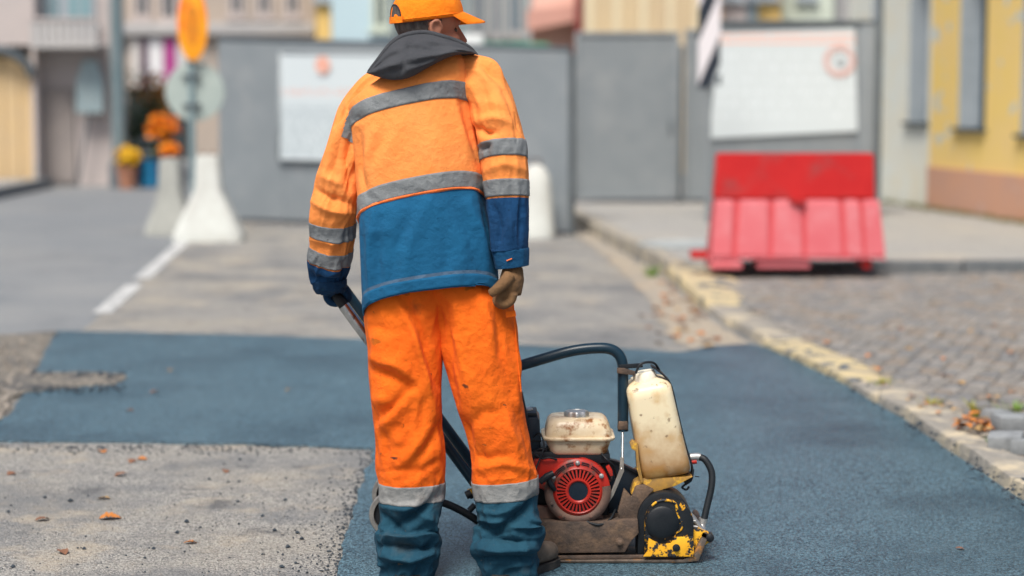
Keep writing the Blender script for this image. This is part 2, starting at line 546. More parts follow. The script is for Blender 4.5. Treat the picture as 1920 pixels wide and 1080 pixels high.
# stones of the pavement edge and the kerb, one by one
def stone_bm(L, Wd, H, ch=.012, seed=0):
    bm = box_bm(-L / 2, L / 2, -Wd / 2, Wd / 2, 0, H, ch, 2)
    for v in bm.verts:
        k = .007
        v.co += Vector((mnoise.noise((v.co.x * 4, v.co.y * 9, seed)), mnoise.noise((v.co.x * 4, v.co.z * 9, seed + 5)), mnoise.noise((v.co.x * 5, v.co.y * 5, seed + 8)))) * k
    return bm
kerb = empty("kerb", (kerb_x(10), 10, 0), None, None)
kerb["kind"] = "structure"
def kerb_stone(y0, y1, wd, top, material, tilt=0, name="kerb_stone", seed=0, inset=0.0):
    a = Vector((kerb_x(y0) + wd / 2 + inset, y0, 0)); b = Vector((kerb_x(y1) + wd / 2 + inset, y1, 0))
    bm = stone_bm((b - a).length - .012, wd, top + .12, .018, seed)
    bmesh.ops.subdivide_edges(bm, edges=[e for e in bm.edges if e.calc_length() > .3], cuts=5, use_grid_fill=True)
    for v in bm.verts:
        v.co.z += .014 * mnoise.noise((v.co.x * 3, v.co.y * 6, seed * 3.1)) ; v.co.y += .012 * mnoise.noise((v.co.x * 4, seed * 1.7, 0))
    me = bpy.data.meshes.new(name)
    bmesh.ops.recalc_face_normals(bm, faces=bm.faces)
    bm.to_mesh(me); bm.free(); me.materials.append(material); me.shade_smooth(); me.set_sharp_from_angle(angle=R(40))
    o = link(name, me, kerb, (a + b) / 2 - kerb.location + Vector((0, 0, -.12)))
    d = b - a
    o.rotation_euler = (R(tilt), 0, math.atan2(d.y, d.x))
    return o
y = 27.0; i = 0
while y > ystep + .6:
    kerb_stone(y, y - 1.0, .16, PAVE_Z + .012, M_kerb, seed=i); y -= 1.0; i += 1
y = ystep + .35
lens = [(1.55, .44, .075, M_kerb_y), (1.35, .42, .062, M_kerb_y), (.9, .3, .05, M_kerb), (.95, .28, .055, M_kerb), (.62, .22, .05, M_kerb_y), (.6, .24, .055, M_kerb_y), (.45, .22, .05, M_kerb_y),
        (.5, .25, .05, M_kerb), (.62, .26, .06, M_kerb), (.7, .26, .06, M_kerb), (.8, .26, .06, M_kerb), (.9, .26, .06, M_kerb), (.9, .26, .06, M_kerb), (.9, .26, .06, M_kerb)]
for k, (L_, wd, tp, mm) in enumerate(lens):
    kerb_stone(y, y - L_, wd, tp, mm, tilt=(-3 if wd > .25 else 0) + random.uniform(-1.5, 1.5), seed=20 + k)
    y -= L_
# step along the raised pavement
M_step = mat("dark_granite_step", (.10, .115, .125), (.16, .17, .175), 8, .85, bump=.5, bscale=40, bdist=.006)
step_edge = empty("pavement_step", (4, ystep, 0), None, None); step_edge["kind"] = "structure"
for k in range(8):
    x0 = kerb_x(ystep) + .35 + k * 1.0
    o = box("kerb_stone", x0 + .006, x0 + .994, ystep - .22, ystep - .08, -.05, PAVE_Z + .01 + .006 * (k % 3), M_step, step_edge, bevel=.015)
    o.rotation_euler.z = R(random.uniform(-.6, .6))

# small setts of the apron
sett_cols = [mat("sett_stone_%s" % c, col, tuple(x * .66 for x in col), 20, .9, bump=.7, bscale=60, bdist=.006)
             for c, col in (("grey", (.235, .225, .21)), ("pale", (.285, .27, .25)), ("warm", (.26, .225, .19)), ("blue", (.21, .21, .208)))]
apron = empty("sett_paving", (2.5, 11, 0), None, None); apron["kind"] = "structure"
S = .115
def sett_mesh(k, material):
    bm = bmesh.new()
    rr = random.Random(k)
    a = S / 2 - .006
    base = [(-a, -a), (a, -a), (a, a), (-a, a)]
    lo = [bm.verts.new((x + rr.uniform(-.005, .005), y_ + rr.uniform(-.005, .005), -.03)) for x, y_ in base]
    mi = [bm.verts.new((v.co.x, v.co.y, .004 + rr.uniform(0, .006))) for v in lo]
    to = [bm.verts.new((v.co.x * .78, v.co.y * .78, v.co.z + .010)) for v in mi]
    for A, B in ((lo, mi), (mi, to)):
        for i in range(4):
            bm.faces.new((A[i], A[(i + 1) % 4], B[(i + 1) % 4], B[i]))
    bm.faces.new(to)
    bmesh.ops.recalc_face_normals(bm, faces=bm.faces)
    me = bpy.data.meshes.new("sett"); bm.to_mesh(me); bm.free(); me.materials.append(material); me.shade_smooth()
    return me
sett_meshes = [sett_mesh(k, sett_cols[k % 4]) for k in range(12)]
spots = []
yy = 6.6; row = 0
while yy < ystep - .3:
    x = kerb_x(yy) + .30 + (row % 2) * S * .5
    while x < .262 * yy + .35:
        spots.append((x + random.uniform(-.006, .006) + .03 * mnoise.noise((x, yy, 2)), yy + random.uniform(-.006, .006) + .04 * mnoise.noise((x * .8, yy * .8, 0)), .012 * mnoise.noise((x * 2, yy * 2, 4))))
        x += S
    yy += S; row += 1
spots = [s for s in spots if random.random() > .03 + (.35 if s[1] < 9.3 and s[0] < kerb_x(s[1]) + .55 else 0)]
spots.sort(key=lambda s: s[1])
near, far = spots[:300], spots[300:]
for (x, y_, dz) in near:
    o = link("sett", random.choice(sett_meshes), apron, Vector((x, y_, APR_Z + dz)) - apron.location)
    o.rotation_euler = (R(random.uniform(-3, 3)), R(random.uniform(-3, 3)), R(random.uniform(-9, 9) + 90 * random.randint(0, 3))); q_ = random.uniform(.86, 1.06); o.scale = (q_, q_ * random.uniform(.9, 1.05), 1)
V, F, MI = [], [], []
for (x, y_, dz) in far:
    me = random.choice(sett_meshes); o0 = len(V)
    V += [(v.co.x + x, v.co.y + y_, v.co.z + APR_Z + dz) for v in me.vertices]
    for p in me.polygons:
        F.append(tuple(i + o0 for i in p.vertices)); MI.append(sett_cols.index(me.materials[0]))
o = mesh("distant_setts", V, F, sett_cols[0], apron, smooth=False)
for c in sett_cols[1:]: o.data.materials.append(c)
for p, mi in zip(o.data.polygons, MI): p.material_index = mi
o["kind"] = "stuff"

# flat metal cover lying on the pavement
c0 = G(1282, 462, PAVE_Z)
lathe("manhole_cover", (c0.x, c0.y, PAVE_Z), (0, 0, 1), [(.0, .002), (.40, .002), (.40, .03), (.36, .035), (.35, .022), (.0, .022)], mat("pale_galvanised_cover", (.42, .45, .45), (.25, .28, .29), 6, .6), seg=28, loc=(c0.x, c0.y, PAVE_Z))
tag(bpy.data.objects["manhole_cover"], "pale round cover lying on the pavement left of the red barrier", "manhole cover")

# ================================================================== BUILDINGS, FENCES
M_fence = mat("grey_painted_sheet_steel", (.24, .27, .29), (.21, .24, .26), 3, .55, bump=.15, bscale=5, bdist=.01, col3=(.27, .295, .31), scale3=2.2, lo3=.52, hi3=.7)
M_fence_d = mat("dark_grey_painted_steel_frame", (.12, .145, .165), (.09, .11, .125), 4, .55)
M_rust = mat("rusty_brown_steel", (.12, .06, .045), (.06, .045, .045), 12, .8)

def board_mat(name, lines, red, base=(.60, .67, .70), seed=0.0):
    """printed notice board: rows of fine grey print with a red heading (print only)"""
    m = bpy.data.materials.new(name); m.use_nodes = True
    N, L = m.node_tree.nodes, m.node_tree.links
    b = N["Principled BSDF"]; b.inputs["Roughness"].default_value = .45
    tc = N.new("ShaderNodeTexCoord"); sx = N.new("ShaderNodeSeparateXYZ"); L.new(tc.outputs["Object"], sx.inputs[0])
    def rows(z0, z1, pitch, colr, prev, dens):
        mp = N.new("ShaderNodeMapping"); mp.inputs["Scale"].default_value = (16, 0, 1 / pitch); mp.inputs["Location"].default_value = (seed, 0, seed)
        L.new(tc.outputs["Object"], mp.inputs[0])
        s2 = N.new("ShaderNodeSeparateXYZ"); L.new(mp.outputs[0], s2.inputs[0])
        fr = N.new("ShaderNodeMath"); fr.operation = 'FRACT'; L.new(s2.outputs[2], fr.inputs[0])
        on = N.new("ShaderNodeMath"); on.operation = 'LESS_THAN'; on.inputs[1].default_value = .45; L.new(fr.outputs[0], on.inputs[0])
        fl = N.new("ShaderNodeMath"); fl.operation = 'FLOOR'; L.new(s2.outputs[2], fl.inputs[0])
        cb = N.new("ShaderNodeCombineXYZ"); L.new(s2.outputs[0], cb.inputs[0]); L.new(fl.outputs[0], cb.inputs[1])
        nz = N.new("ShaderNodeTexNoise"); nz.inputs["Scale"].default_value = 1.0; nz.inputs["Detail"].default_value = 2; L.new(cb.outputs[0], nz.inputs["Vector"])
        wd = N.new("ShaderNodeMath"); wd.operation = 'GREATER_THAN'; wd.inputs[1].default_value = dens; L.new(nz.outputs["Fac"], wd.inputs[0])
        g1 = N.new("ShaderNodeMath"); g1.operation = 'GREATER_THAN'; g1.inputs[1].default_value = z0; L.new(sx.outputs[2], g1.inputs[0])
        g2 = N.new("ShaderNodeMath"); g2.operation = 'LESS_THAN'; g2.inputs[1].default_value = z1; L.new(sx.outputs[2], g2.inputs[0])
        f = on.outputs[0]
        for g in (wd, g1, g2):
            mm = N.new("ShaderNodeMath"); mm.operation = 'MULTIPLY'; L.new(f, mm.inputs[0]); L.new(g.outputs[0], mm.inputs[1]); f = mm.outputs[0]
        mx = N.new("ShaderNodeMix"); mx.data_type = 'RGBA'; L.new(f, mx.inputs["Factor"])
        if isinstance(prev, tuple): mx.inputs["A"].default_value = (*prev, 1)
        else: L.new(prev, mx.inputs["A"])
        mx.inputs["B"].default_value = (*colr, 1)
        return mx.outputs["Result"]
    c = base
    for a in lines: c = rows(a[0], a[1], a[2], a[3], c, a[4])
    L.new(c, b.inputs["Base Color"])
    return m
GREYP, REDP = (.36, .43, .47), (.75, .34, .25)

def panel_fence(name, label, A, B, top_a, top_b, n, seams=True, z0=0.05, parts="panel"):
    """run of sheet panels between two ground points, each panel a part, posts between"""
    d = (B - A); Lr = d.length; u = d.normalized(); nrm = Vector((u.y, -u.x, 0))
    root = empty(name, (A.x, A.y, 0), label, "fence")
    def P(s, off, z): return A + u * s + nrm * off + Vector((0, 0, z))
    for k in range(n):
        s0, s1 = Lr * k / n + .002, Lr * (k + 1) / n - .002
        t0, t1 = top_a + (top_b - top_a) * k / n, top_a + (top_b - top_a) * (k + 1) / n
        V = [P(s0, 0, z0), P(s1, 0, z0), P(s1, 0, t1), P(s0, 0, t0), P(s0, -.03, z0), P(s1, -.03, z0), P(s1, -.03, t1), P(s0, -.03, t0)]
        mesh(parts, V, [(0, 1, 2, 3), (4, 5, 6, 7), (0, 1, 5, 4), (1, 2, 6, 5), (2, 3, 7, 6), (3, 0, 4, 7)], M_fence, root, smooth=False)
    for k in range(n + 1):
        s = Lr * k / n; t = top_a + (top_b - top_a) * k / n
        V = [P(s - .03, -.034, 0), P(s + .03, -.034, 0), P(s + .03, -.034, t - .03), P(s - .03, -.034, t - .03), P(s - .03, -.09, 0), P(s + .03, -.09, 0), P(s + .03, -.09, t - .03), P(s - .03, -.09, t - .03)]
        mesh("post", V, [(0, 1, 2, 3), (4, 5, 6, 7), (0, 1, 5, 4), (1, 2, 6, 5), (2, 3, 7, 6), (3, 0, 4, 7)], M_fence_d, root, smooth=False)
    V, F = tube_geo([P(0, -.015, top_a + .02), P(Lr, -.015, top_b + .02)], .028, 8)
    mesh("top_rail", V, F, M_fence_d, root)
    return root, P, u
FA = W(412, 300, 22.9); FA.z = 0
FB = W(1066, 300, 20.6); FB.z = 0
fenceL, PL, uL = panel_fence("sheet_fence", "long grey sheet metal fence behind the worker, with white notice", FA, FB, W(412, 76, 22.9).z, W(1066, 96, 20.6).z, 5)
FC = W(1078, 300, 24.4); FC.z = 0
FD = W(1272, 300, 24.4); FD.z = 0
# gate leaf: tall, standing a little open behind
def gate(name, label, A, B, zt, z0):
    root = empty(name, (A.x, A.y, 0), label, "gate")
    x0, x1, y0 = A.x, B.x, A.y
    box("sheet", x0 + .03, x1 - .03, y0, y0 + .012, z0 + .03, zt - .03, M_fence, root)
    for (a, b, c, d) in ((x0, x0 + .05, z0, zt), (x1 - .05, x1, z0, zt), (x0 + .052, x1 - .052, zt - .05, zt), (x0 + .052, x1 - .052, z0, z0 + .05)):
        box("frame_bar", a, b, y0 - .02, y0 + .03, c, d, M_fence, root, bevel=.006)
    box("handle", x1 - .12, x1 - .10, y0 - .05, y0 - .022, 1.0, 1.14, M_fence_d, root, bevel=.006)
    return root
gate("metal_gate", "grey steel gate leaf standing between the long fence and notice frame", FC, FD, W(1078, 60, 24.4).z, PAVE_Z + .05)
FE = W(1283, 300, 24.4); FE.z = 0
FF = W(1400, 300, 24.4); FF.z = 0
gate("metal_gate", "narrow grey gate leaf partly hidden behind the striped board", FE, FF, W(1078, 55, 24.4).z, PAVE_Z + .05)
gp = empty("gate_post", (FC.x - .05, 24.45, 0), "dark rusty gate post in the gap beside the long fence", "post")
box("post", FC.x - .075, FC.x - .02, 24.42, 24.48, PAVE_Z, 2.1, M_rust, gp, bevel=.005)
box("post_foot", FC.x - .1, FC.x + .02, 24.40, 24.50, PAVE_Z, PAVE_Z + .12, M_rust, gp, bevel=.01)
gp2 = empty("gate_post", (FD.x + .035, 24.45, 0), "dark post between the two grey gate leaves", "post")
box("post", FD.x + .01, FD.x + .06, 24.45, 24.5, PAVE_Z, 2.05, M_fence_d, gp2, bevel=.005)
box("post_foot", FD.x - .02, FD.x + .09, 24.43, 24.52, PAVE_Z, PAVE_Z + .05, M_fence_d, gp2, bevel=.01)

# white notice on the left fence
def notice(name, label, corners, m, frame_m, parent_off=.035):
    a, b, c, d = corners          # bl br tr tl, world
    u = (b - a).normalized(); n = Vector((u.y, -u.x, 0)).normalized()
    root = empty(name, a, label, "notice board")
    root_inv = a
    V = [p + n * 0 for p in (a, b, c, d)] + [p - n * .012 for p in (a, b, c, d)]
    sh = mesh("sheet", V, [(0, 1, 2, 3), (4, 5, 6, 7), (0, 1, 5, 4), (1, 2, 6, 5), (2, 3, 7, 6), (3, 0, 4, 7)], m, root, smooth=False)
    if frame_m:
        for p, q in ((a, b), (b, c), (c, d), (d, a)):
            V, F = tube_geo([p + n * .004, q + n * .004], .016, 8)
            mesh("frame_bar", V, F, frame_m, root)
    return root, u, n
def on_fence(px, py):   # point on the left fence plane, 4 cm in front of it
    d = ray(px, py); a = FA + Vector((uL.y, -uL.x, 0)) * .045; n = Vector((uL.y, -uL.x, 0))
    t = (a - cam.location).dot(n) / d.dot(n)
    return cam.location + d * t
bm_l = board_mat("print_text_board", [(0.72, 0.80, .02, REDP, .5), (0.05, .62, .055, GREYP, .47)], True)
nl, un, nn = notice("notice_board", "white printed notice board on the long grey fence, left of the worker", [on_fence(523, 299), on_fence(800, 303), on_fence(800, 100), on_fence(527, 97)], bm_l, mat("pale_grey_trim", (.40, .44, .46)))
e0 = on_fence(607, 122) + nn * .02
lathe("emblem", e0, nn, [(.0, 0), (.10, 0), (.10, .004), (0, .004)], mat("faded_red_print", (.72, .30, .20), (.80, .55, .48), 10, .6), nl, seg=24)

# big framed notice on the right
YR = 21.8
fr = empty("framed_notice_stand", (W(1480, 300, YR).x, YR, PAVE_Z), "grey steel frame holding the large white plan notice behind the red barrier", "notice board")
box("back_panel", W(1332, 50, YR).x, W(1638, 50, YR).x, YR, YR + .05, PAVE_Z + .0, W(1400, 47, YR).z, M_fence, fr, bevel=.008)
box("frame_bar", W(1328, 50, YR).x, W(1642, 50, YR).x, YR - .03, YR + .07, W(1400, 47, YR).z + .002, W(1400, 38, YR).z, M_fence_d, fr, bevel=.006)
box("frame_bar", W(1612, 50, YR).x, W(1642, 50, YR).x, YR - .03, YR - .002, PAVE_Z, W(1400, 47, YR).z, M_fence, fr, bevel=.006)
box("post", W(1644, 50, YR).x, W(1656, 50, YR).x, YR, YR + .08, PAVE_Z, W(1400, -20, YR).z, M_fence_d, fr, bevel=.006)
bm_r = board_mat("print_plan_board", [(1.02, 1.16, .07, (.82, .50, .42), .38), (.18, .92, .13, (.68, .75, .79), .52), (.3, .8, .04, (.70, .78, .82), .60)], True, seed=3.3)
nb = [W(1330, 260, YR - .036), W(1608, 246, YR - .036), W(1603, 52, YR - .036), W(1348, 62, YR - .036)]
V = nb + [p + Vector((0, .008, 0)) for p in nb]
sh = mesh("notice_sheet", V, [(0, 1, 2, 3), (4, 5, 6, 7), (0, 1, 5, 4), (1, 2, 6, 5), (2, 3, 7, 6), (3, 0, 4, 7)], bm_r, None, smooth=False, loc=nb[0])
sh.parent = fr; sh.location = nb[0] - fr.location
ce = W(1574, 114, YR - .044)
M_redp = mat("faded_red_print_ring", (.66, .40, .36), (.64, .50, .48), 12, .6)
V, F = lathe_geo(ce, (0, -1, 0), [(.115, 0), (.175, 0), (.175, .004), (.115, .004), (.115, 0)], 32)
mesh("emblem", V, F, M_redp, fr, smooth=False)
V, F = lathe_geo(W(1576, 116, YR - .044), (0, -1, 0), [(.0, 0), (.045, 0), (.045, .004), (.0, .004)], 20)
mesh("emblem_centre", V, F, mat("grey_print", (.36, .40, .42)), fr, smooth=False)

# black and white striped marker board, hung from the gate frame
def stripe_mat():
    m = bpy.data.materials.new("diagonal_black_white_marker_paint"); m.use_nodes = True
    N, L = m.node_tree.nodes, m.node_tree.links
    b = N["Principled BSDF"]; b.inputs["Roughness"].default_value = .5
    tc = N.new("ShaderNodeTexCoord"); s = N.new("ShaderNodeSeparateXYZ"); L.new(tc.outputs["Object"], s.inputs[0])
    a = N.new("ShaderNodeMath"); a.operation = 'MULTIPLY'; a.inputs[1].default_value = -2.35; L.new(s.outputs[0], a.inputs[0])
    c = N.new("ShaderNodeMath"); c.operation = 'ADD'; L.new(a.outputs[0], c.inputs[0]); L.new(s.outputs[2], c.inputs[1])
    d = N.new("ShaderNodeMath"); d.operation = 'MULTIPLY_ADD'; d.inputs[1].default_value = 1 / .78; d.inputs[2].default_value = .36; L.new(c.outputs[0], d.inputs[0])
    f = N.new("ShaderNodeMath"); f.operation = 'FRACT'; L.new(d.outputs[0], f.inputs[0])
    g = N.new("ShaderNodeMath"); g.operation = 'LESS_THAN'; g.inputs[1].default_value = .42; L.new(f.outputs[0], g.inputs[0])
    mx = N.new("ShaderNodeMix"); mx.data_type = 'RGBA'; mx.inputs["A"].default_value = (.72, .70, .74, 1); mx.inputs["B"].default_value = (.012, .02, .035, 1)
    L.new(g.outputs[0], mx.inputs["Factor"]); L.new(mx.outputs["Result"], b.inputs["Base Color"])
    return m
YS = 20.6
p0 = W(1309, 168, YS)
sb = empty("striped_marker_board", (p0.x, YS, PAVE_Z), "black and white diagonally striped board on a post by the framed notice", "marker board")
poly = [(W(1309, 168, YS).x, W(1309, 168, YS).z), (W(1332, 162, YS).x, W(1332, 162, YS).z), (W(1350, 120, YS).x, W(1350, 120, YS).z), (W(1352, -60, YS).x, W(1352, -60, YS).z), (W(1310, -60, YS).x, W(1310, -60, YS).z)]
o = from_bm("board", prism_bm(poly, YS, YS + .025), stripe_mat(), None, loc=p0)
o.parent = sb; o.location = p0 - sb.location
tube("post", [(p0.x + .12, YS + .06, PAVE_Z), (p0.x + .12, YS + .06, W(1330, -55, YS).z)], .024, M_fence, sb, seg=12)
box("clamp", W(1343, 150, YS).x, W(1352, 150, YS).x, YS - .02, YS + .06, W(1343, 160, YS).z, W(1343, 140, YS).z, M_fence_d, sb, bevel=.006)

# ------------------------------------------------------------------ yellow house on the right (real openings with deep reveals)
M_yel = mat("peeling_yellow_plaster", (.86, .62, .19), (.84, .61, .25), 2.2, .9, bump=.4, bscale=16, bdist=.02, col3=(.55, .60, .58), scale3=2.3, lo3=.565, hi3=.61)
M_wht = mat("bare_pale_grey_plaster", (.70, .74, .69), (.74, .71, .58), 2.5, .92, bump=.5, bscale=12, bdist=.02, col3=(.70, .52, .22), scale3=2.6, lo3=.60, hi3=.66)
M_pink = mat("faded_salmon_plinth_paint", (.62, .34, .22), (.56, .33, .24), 3, .9, bump=.5, bscale=14, bdist=.02, col3=(.50, .46, .42), scale3=2.4, lo3=.60, hi3=.66)
M_rev = mat("grey_window_reveal", (.38, .43, .47), (.32, .37, .41), 4, .7)
M_gls = mat("dark_window_glass", (.02, .05, .07), rough=.12)
M_sill = mat("dark_sheet_sill", (.06, .08, .095), rough=.5)
HA = G(1648, 396, 0.0); HB = G(1920, 441, 0.0)
hu = (HB - HA).normalized(); hn = Vector((hu.y, -hu.x, 0))
if hn.x > 0: hn = -hn
def wall_u(px):
    d = ray(px, 300); c = cam.location
    # intersection with vertical plane through HA along hu
    t = (HA - c).dot(hn) / d.dot(hn)
    return (c + d * t - HA).dot(hu)
house = empty("yellow_house", (HA.x, HA.y, 0), "peeling yellow plastered house with salmon plinth on the right", "building")
def hbox(name, u0, u1, d0, d1, z0, z1, m, parent=house):
    """d measured into the wall"""
    V = []
    for z in (z0, z1):
        for (a, b) in ((u0, d0), (u1, d0), (u1, d1), (u0, d1)):
            V.append(HA + hu * a - hn * b + Vector((0, 0, z)))
    return mesh(name, V, [(0, 1, 2, 3), (4, 5, 6, 7), (0, 1, 5, 4), (1, 2, 6, 5), (2, 3, 7, 6), (3, 0, 4, 7)], m, parent, smooth=False)
ops = [(wall_u(1700), wall_u(1737), 1.10, 3.0), (wall_u(1794), wall_u(1845), 1.06, 3.0), (wall_u(1911), wall_u(1975), 1.02, 3.0)]
u_w = wall_u(1742)
edges = [-1.2] + [x for o_ in ops for x in o_[:2]] + [wall_u(2500)]
TH = .32
u_end = min(wall_u(2300), 9.0)
edges[-1] = u_end
for k in range(0, len(edges), 2):
    a, b = edges[k], edges[k + 1]
    mm = M_wht if k == 0 else M_yel
    if a < u_w < b:
        hbox("wall", a, u_w, 0, TH, 0, 5.2, M_wht); hbox("wall", u_w + .001, b, 0, TH, 0, 5.2, M_yel)
    else:
        hbox("wall", a, b, 0, TH, 0, 5.2, mm)
for (a, b, z0, z1) in ops:
    ww = M_wht if a < u_w - .5 else M_yel
    hbox("wall", a + .001, b - .001, .002, TH, 0, z0, ww)
    hbox("wall", a + .001, b - .001, .002, TH, z1, 5.2, ww)
    w = hbox("window", a + .002, b - .002, .24, .27, z0 + .001, z1 - .001, M_gls)
    hbox("jamb", a + .001, a + .012, .004, .238, z0 + .03, z1 - .002, M_rev, w)
    hbox("jamb", b - .012, b - .001, .004, .238, z0 + .03, z1 - .002, M_rev, w)
    for q in (a + .014, (a + b) / 2 - .03, b - .074):
        hbox("frame", q, q + .06, .215, .238, z0 + .04, z1 - .004, M_rev, w)
    hbox("sill", a - .05, b + .05, -.06, .23, z0 - .012, z0 + .028, M_sill, w)
hbox("plinth", u_w, u_end, -.025, -.001, 0, .62, M_pink)
hbox("gutter", -1.2, u_end, -.45, .1, 5.2, 5.4, M_fence_d)
hbox("roof", -1.2, u_end, -.4, 5, 5.41, 5.6, M_rust)
dpx = HA + hn * .09 + hu * .02
tube("drainpipe", [dpx + Vector((0, 0, .2)), dpx + Vector((0, 0, 5.2))], .05, M_rev, house, seg=12)
box("wall_lamp", 0, .12, 0, .12, 0, .2, M_sill, house).location = HA + hu * wall_u(1882) + hn * .02 + Vector((0, 0, 2.47)) - house.location

# ------------------------------------------------------------------ far buildings: real blocks with windows
def block(name, label, px0, px1, Y, top, m, depth=8, wins=(), wm=None, extra=None, frame=None, zb=0):
    a, b = W(px0, 200, Y).x, W(px1, 200, Y).x
    root = empty(name, ((a + b) / 2, Y, 0), label, "building")
    box("wall", a, b, Y, Y + depth, zb, top, m, root)
    for wdef in wins:
        x0, x1 = W(wdef[0], 0, Y).x, W(wdef[1], 0, Y).x
        z1, z0 = W(0, wdef[2], Y).z, W(0, wdef[3], Y).z
        f = from_bm("window", box_bm(x0 - .1, x1 + .1, Y - .05, Y - .004, z0 - .1, z1 + .1, .01), frame or M_rev, root)
        xm = (x0 + x1) / 2
        for (p, q) in ((x0, xm - .03), (xm + .03, x1)):
            box("pane", p, q, Y - .065, Y - .0505, z0, z1, wm or M_gls, f)
        box("sill", x0 - .16, x1 + .16, Y - .14, Y - .0505, z0 - .19, z0 - .1005, frame or M_rev, f)
    return root
C_beige = mat("beige_stone_render", (.46, .39, .33), (.40, .35, .31), .8, .9, bump=.2, bscale=6)
C_grey = mat("pale_grey_render", (.48, .47, .46), (.40, .40, .41), .8, .9, bump=.2, bscale=6)
C_pink = mat("pinkish_grey_render", (.52, .46, .44), (.46, .42, .41), .8, .9, bump=.2, bscale=6)
C_blue = mat("pale_blue_render", (.50, .66, .72), (.46, .62, .69), .8, .9)
C_yel = mat("ochre_yellow_render", (.78, .53, .18), (.74, .50, .20), .8, .9)
C_cream = mat("cream_render", (.72, .62, .42), (.68, .58, .40), .8, .9)
C_tan = mat("tan_boarding", (.66, .52, .32), (.60, .47, .30), 1, .85)
C_salmon = mat("salmon_roof_sheeting", (.62, .34, .28), (.55, .30, .25), 1, .8)
C_teal = mat("grey_teal_facade", (.36, .44, .46), (.30, .39, .42), .8, .8)
C_green = mat("green_awning_sheet", (.05, .36, .22), (.06, .30, .20), 2, .7)
C_mint = mat("pale_mint_render", (.60, .66, .56), (.55, .62, .54), .8, .9)

# left: grey house with the arched garage
YL = 31.0
xa, xb = W(-260, 200, YL).x, W(68, 200, YL).x
gh = empty("garage_house", ((xa + xb) / 2, YL, 0), "beige house with a dark arched garage door at the left edge", "building")
gx0, gx1 = W(-110, 200, YL).x, W(60, 200, YL).x
zg = W(0, 128, YL).z
# wall around the opening
box("wall", xa, gx0, YL, YL + 6, 0, 7, C_beige, gh)
box("wall", gx1, xb, YL, YL + 6, 0, 7, C_pink, gh)
box("wall", gx0 + .001, gx1 - .001, YL + .002, YL + 6, zg + .35, 7, C_pink, gh)
box("garage_door", gx0 + .002, gx1 - .002, YL + .18, YL + .24, 0, zg + .2, mat("beige_garage_boards", (.60, .44, .24), (.56, .42, .25), 3, .7), gh)
gd = bpy.data.objects["garage_door"]
for k in range(6):
    xx = gx0 + (gx1 - gx0) * (k + .5) / 6
    box("plank", xx - (gx1 - gx0) / 12 + .01, xx + (gx1 - gx0) / 12 - .01, YL + .155, YL + .1795, .03, zg + .15, mat("beige_garage_boards", (.60, .44, .24)), gd)
arc = [((gx0 + gx1) / 2 + (gx1 - gx0) / 2 * 1.02 * math.cos(t), YL - .05, zg - .12 + .42 * math.sin(t)) for t in [math.pi * k / 24 for k in range(25)]]
tube("arch_canopy", arc, .075, M_sill, gh, seg=8)
box("base_course", gx1 + .01, xb + .002, YL - .03, YL - .001, 0, .4, C_grey, gh)

block("grey_house", "pinkish grey house front with a balcony beside the dark pole", 69, 213, 31.5, 7.0, C_pink, .9,
      wins=[(92, 110, -60, 34), (132, 168, -60, 32)], wm=mat("teal_window_glass", (.20, .36, .40), rough=.2))
gb = bpy.data.objects["grey_house"]
bx0, bx1 = W(76, 0, 31.5).x, W(200, 0, 31.5).x
box("balcony", bx0, bx1, 31.5 - .75, 31.5 - .002, W(0, 92, 31.5).z, W(0, 84, 31.5).z, C_grey, gb, bevel=.02)
for k in range(9):
    xx = bx0 + .06 + (bx1 - bx0 - .12) * k / 8
    box("baluster", xx - .05, xx + .05, 31.5 - .74, 31.5 - .68, W(0, 84, 31.5).z + .002, W(0, 42, 31.5).z, C_grey, gb)
box("balcony_rail", bx0, bx1, 31.5 - .76, 31.5 - .66, W(0, 42, 31.5).z + .002, W(0, 36, 31.5).z, C_pink, gb)
box("door", W(76, 0, 31.5).x, W(136, 0, 31.5).x, 31.5 - .05, 31.5 - .002, .05, W(0, 165, 31.5).z, mat("grey_brown_boarded_door", (.36, .32, .30), (.31, .28, .27), 3, .8), gb)
dd = [c for c in gb.children if c.name.startswith("door")][0]
for k in range(5):
    xx = W(78 + 11.5 * k, 0, 31.5).x
    box("plank", xx + .01, xx + .085, 31.5 - .07, 31.5 - .0505, .1, W(0, 170, 31.5).z, mat("grey_brown_boarded_door", (.36, .32, .30)), dd)
# bluish notice plate on that house
np_ = empty("wall_plate", W(168, 200, 31.2), "blurred grey blue plate with a narrow top on the house front", "sign")
pp = [(142, 212), (194, 212), (194, 150), (182, 112), (156, 112), (142, 150)]
from_bm("plate", prism_bm([(W(x, y_, 31.2).x, W(x, y_, 31.2).z) for x, y_ in pp], 31.2, 31.24, .01), mat("weathered_blue_grey_plate", (.26, .35, .38), (.32, .40, .42), 4, .6), np_)
tube("stand", [W(168, 206, 31.25), G(168, 345, 0) * 1.0 + Vector((0, 31.25 - G(168, 345, 0).y, 0))], .02, M_fence_d, np_, seg=8)
# dark pole
pb = G(226, 352, 0)
pl = empty("utility_pole", (pb.x, pb.y, 0), "dark teal grey utility pole at the corner of the grey house", "pole")
tube("shaft", [(pb.x, pb.y, 0), (pb.x - .02, pb.y, 7)], [.12, .085], mat("weathered_teal_grey_pole", (.13, .19, .21), (.17, .22, .24), 5, .7), pl, seg=16)
lathe("collar", (pb.x, pb.y, 0), (0, 0, 1), [(.17, 0), (.17, .35), (.13, .42), (.125, .43)], M_fence_d, pl, seg=20)

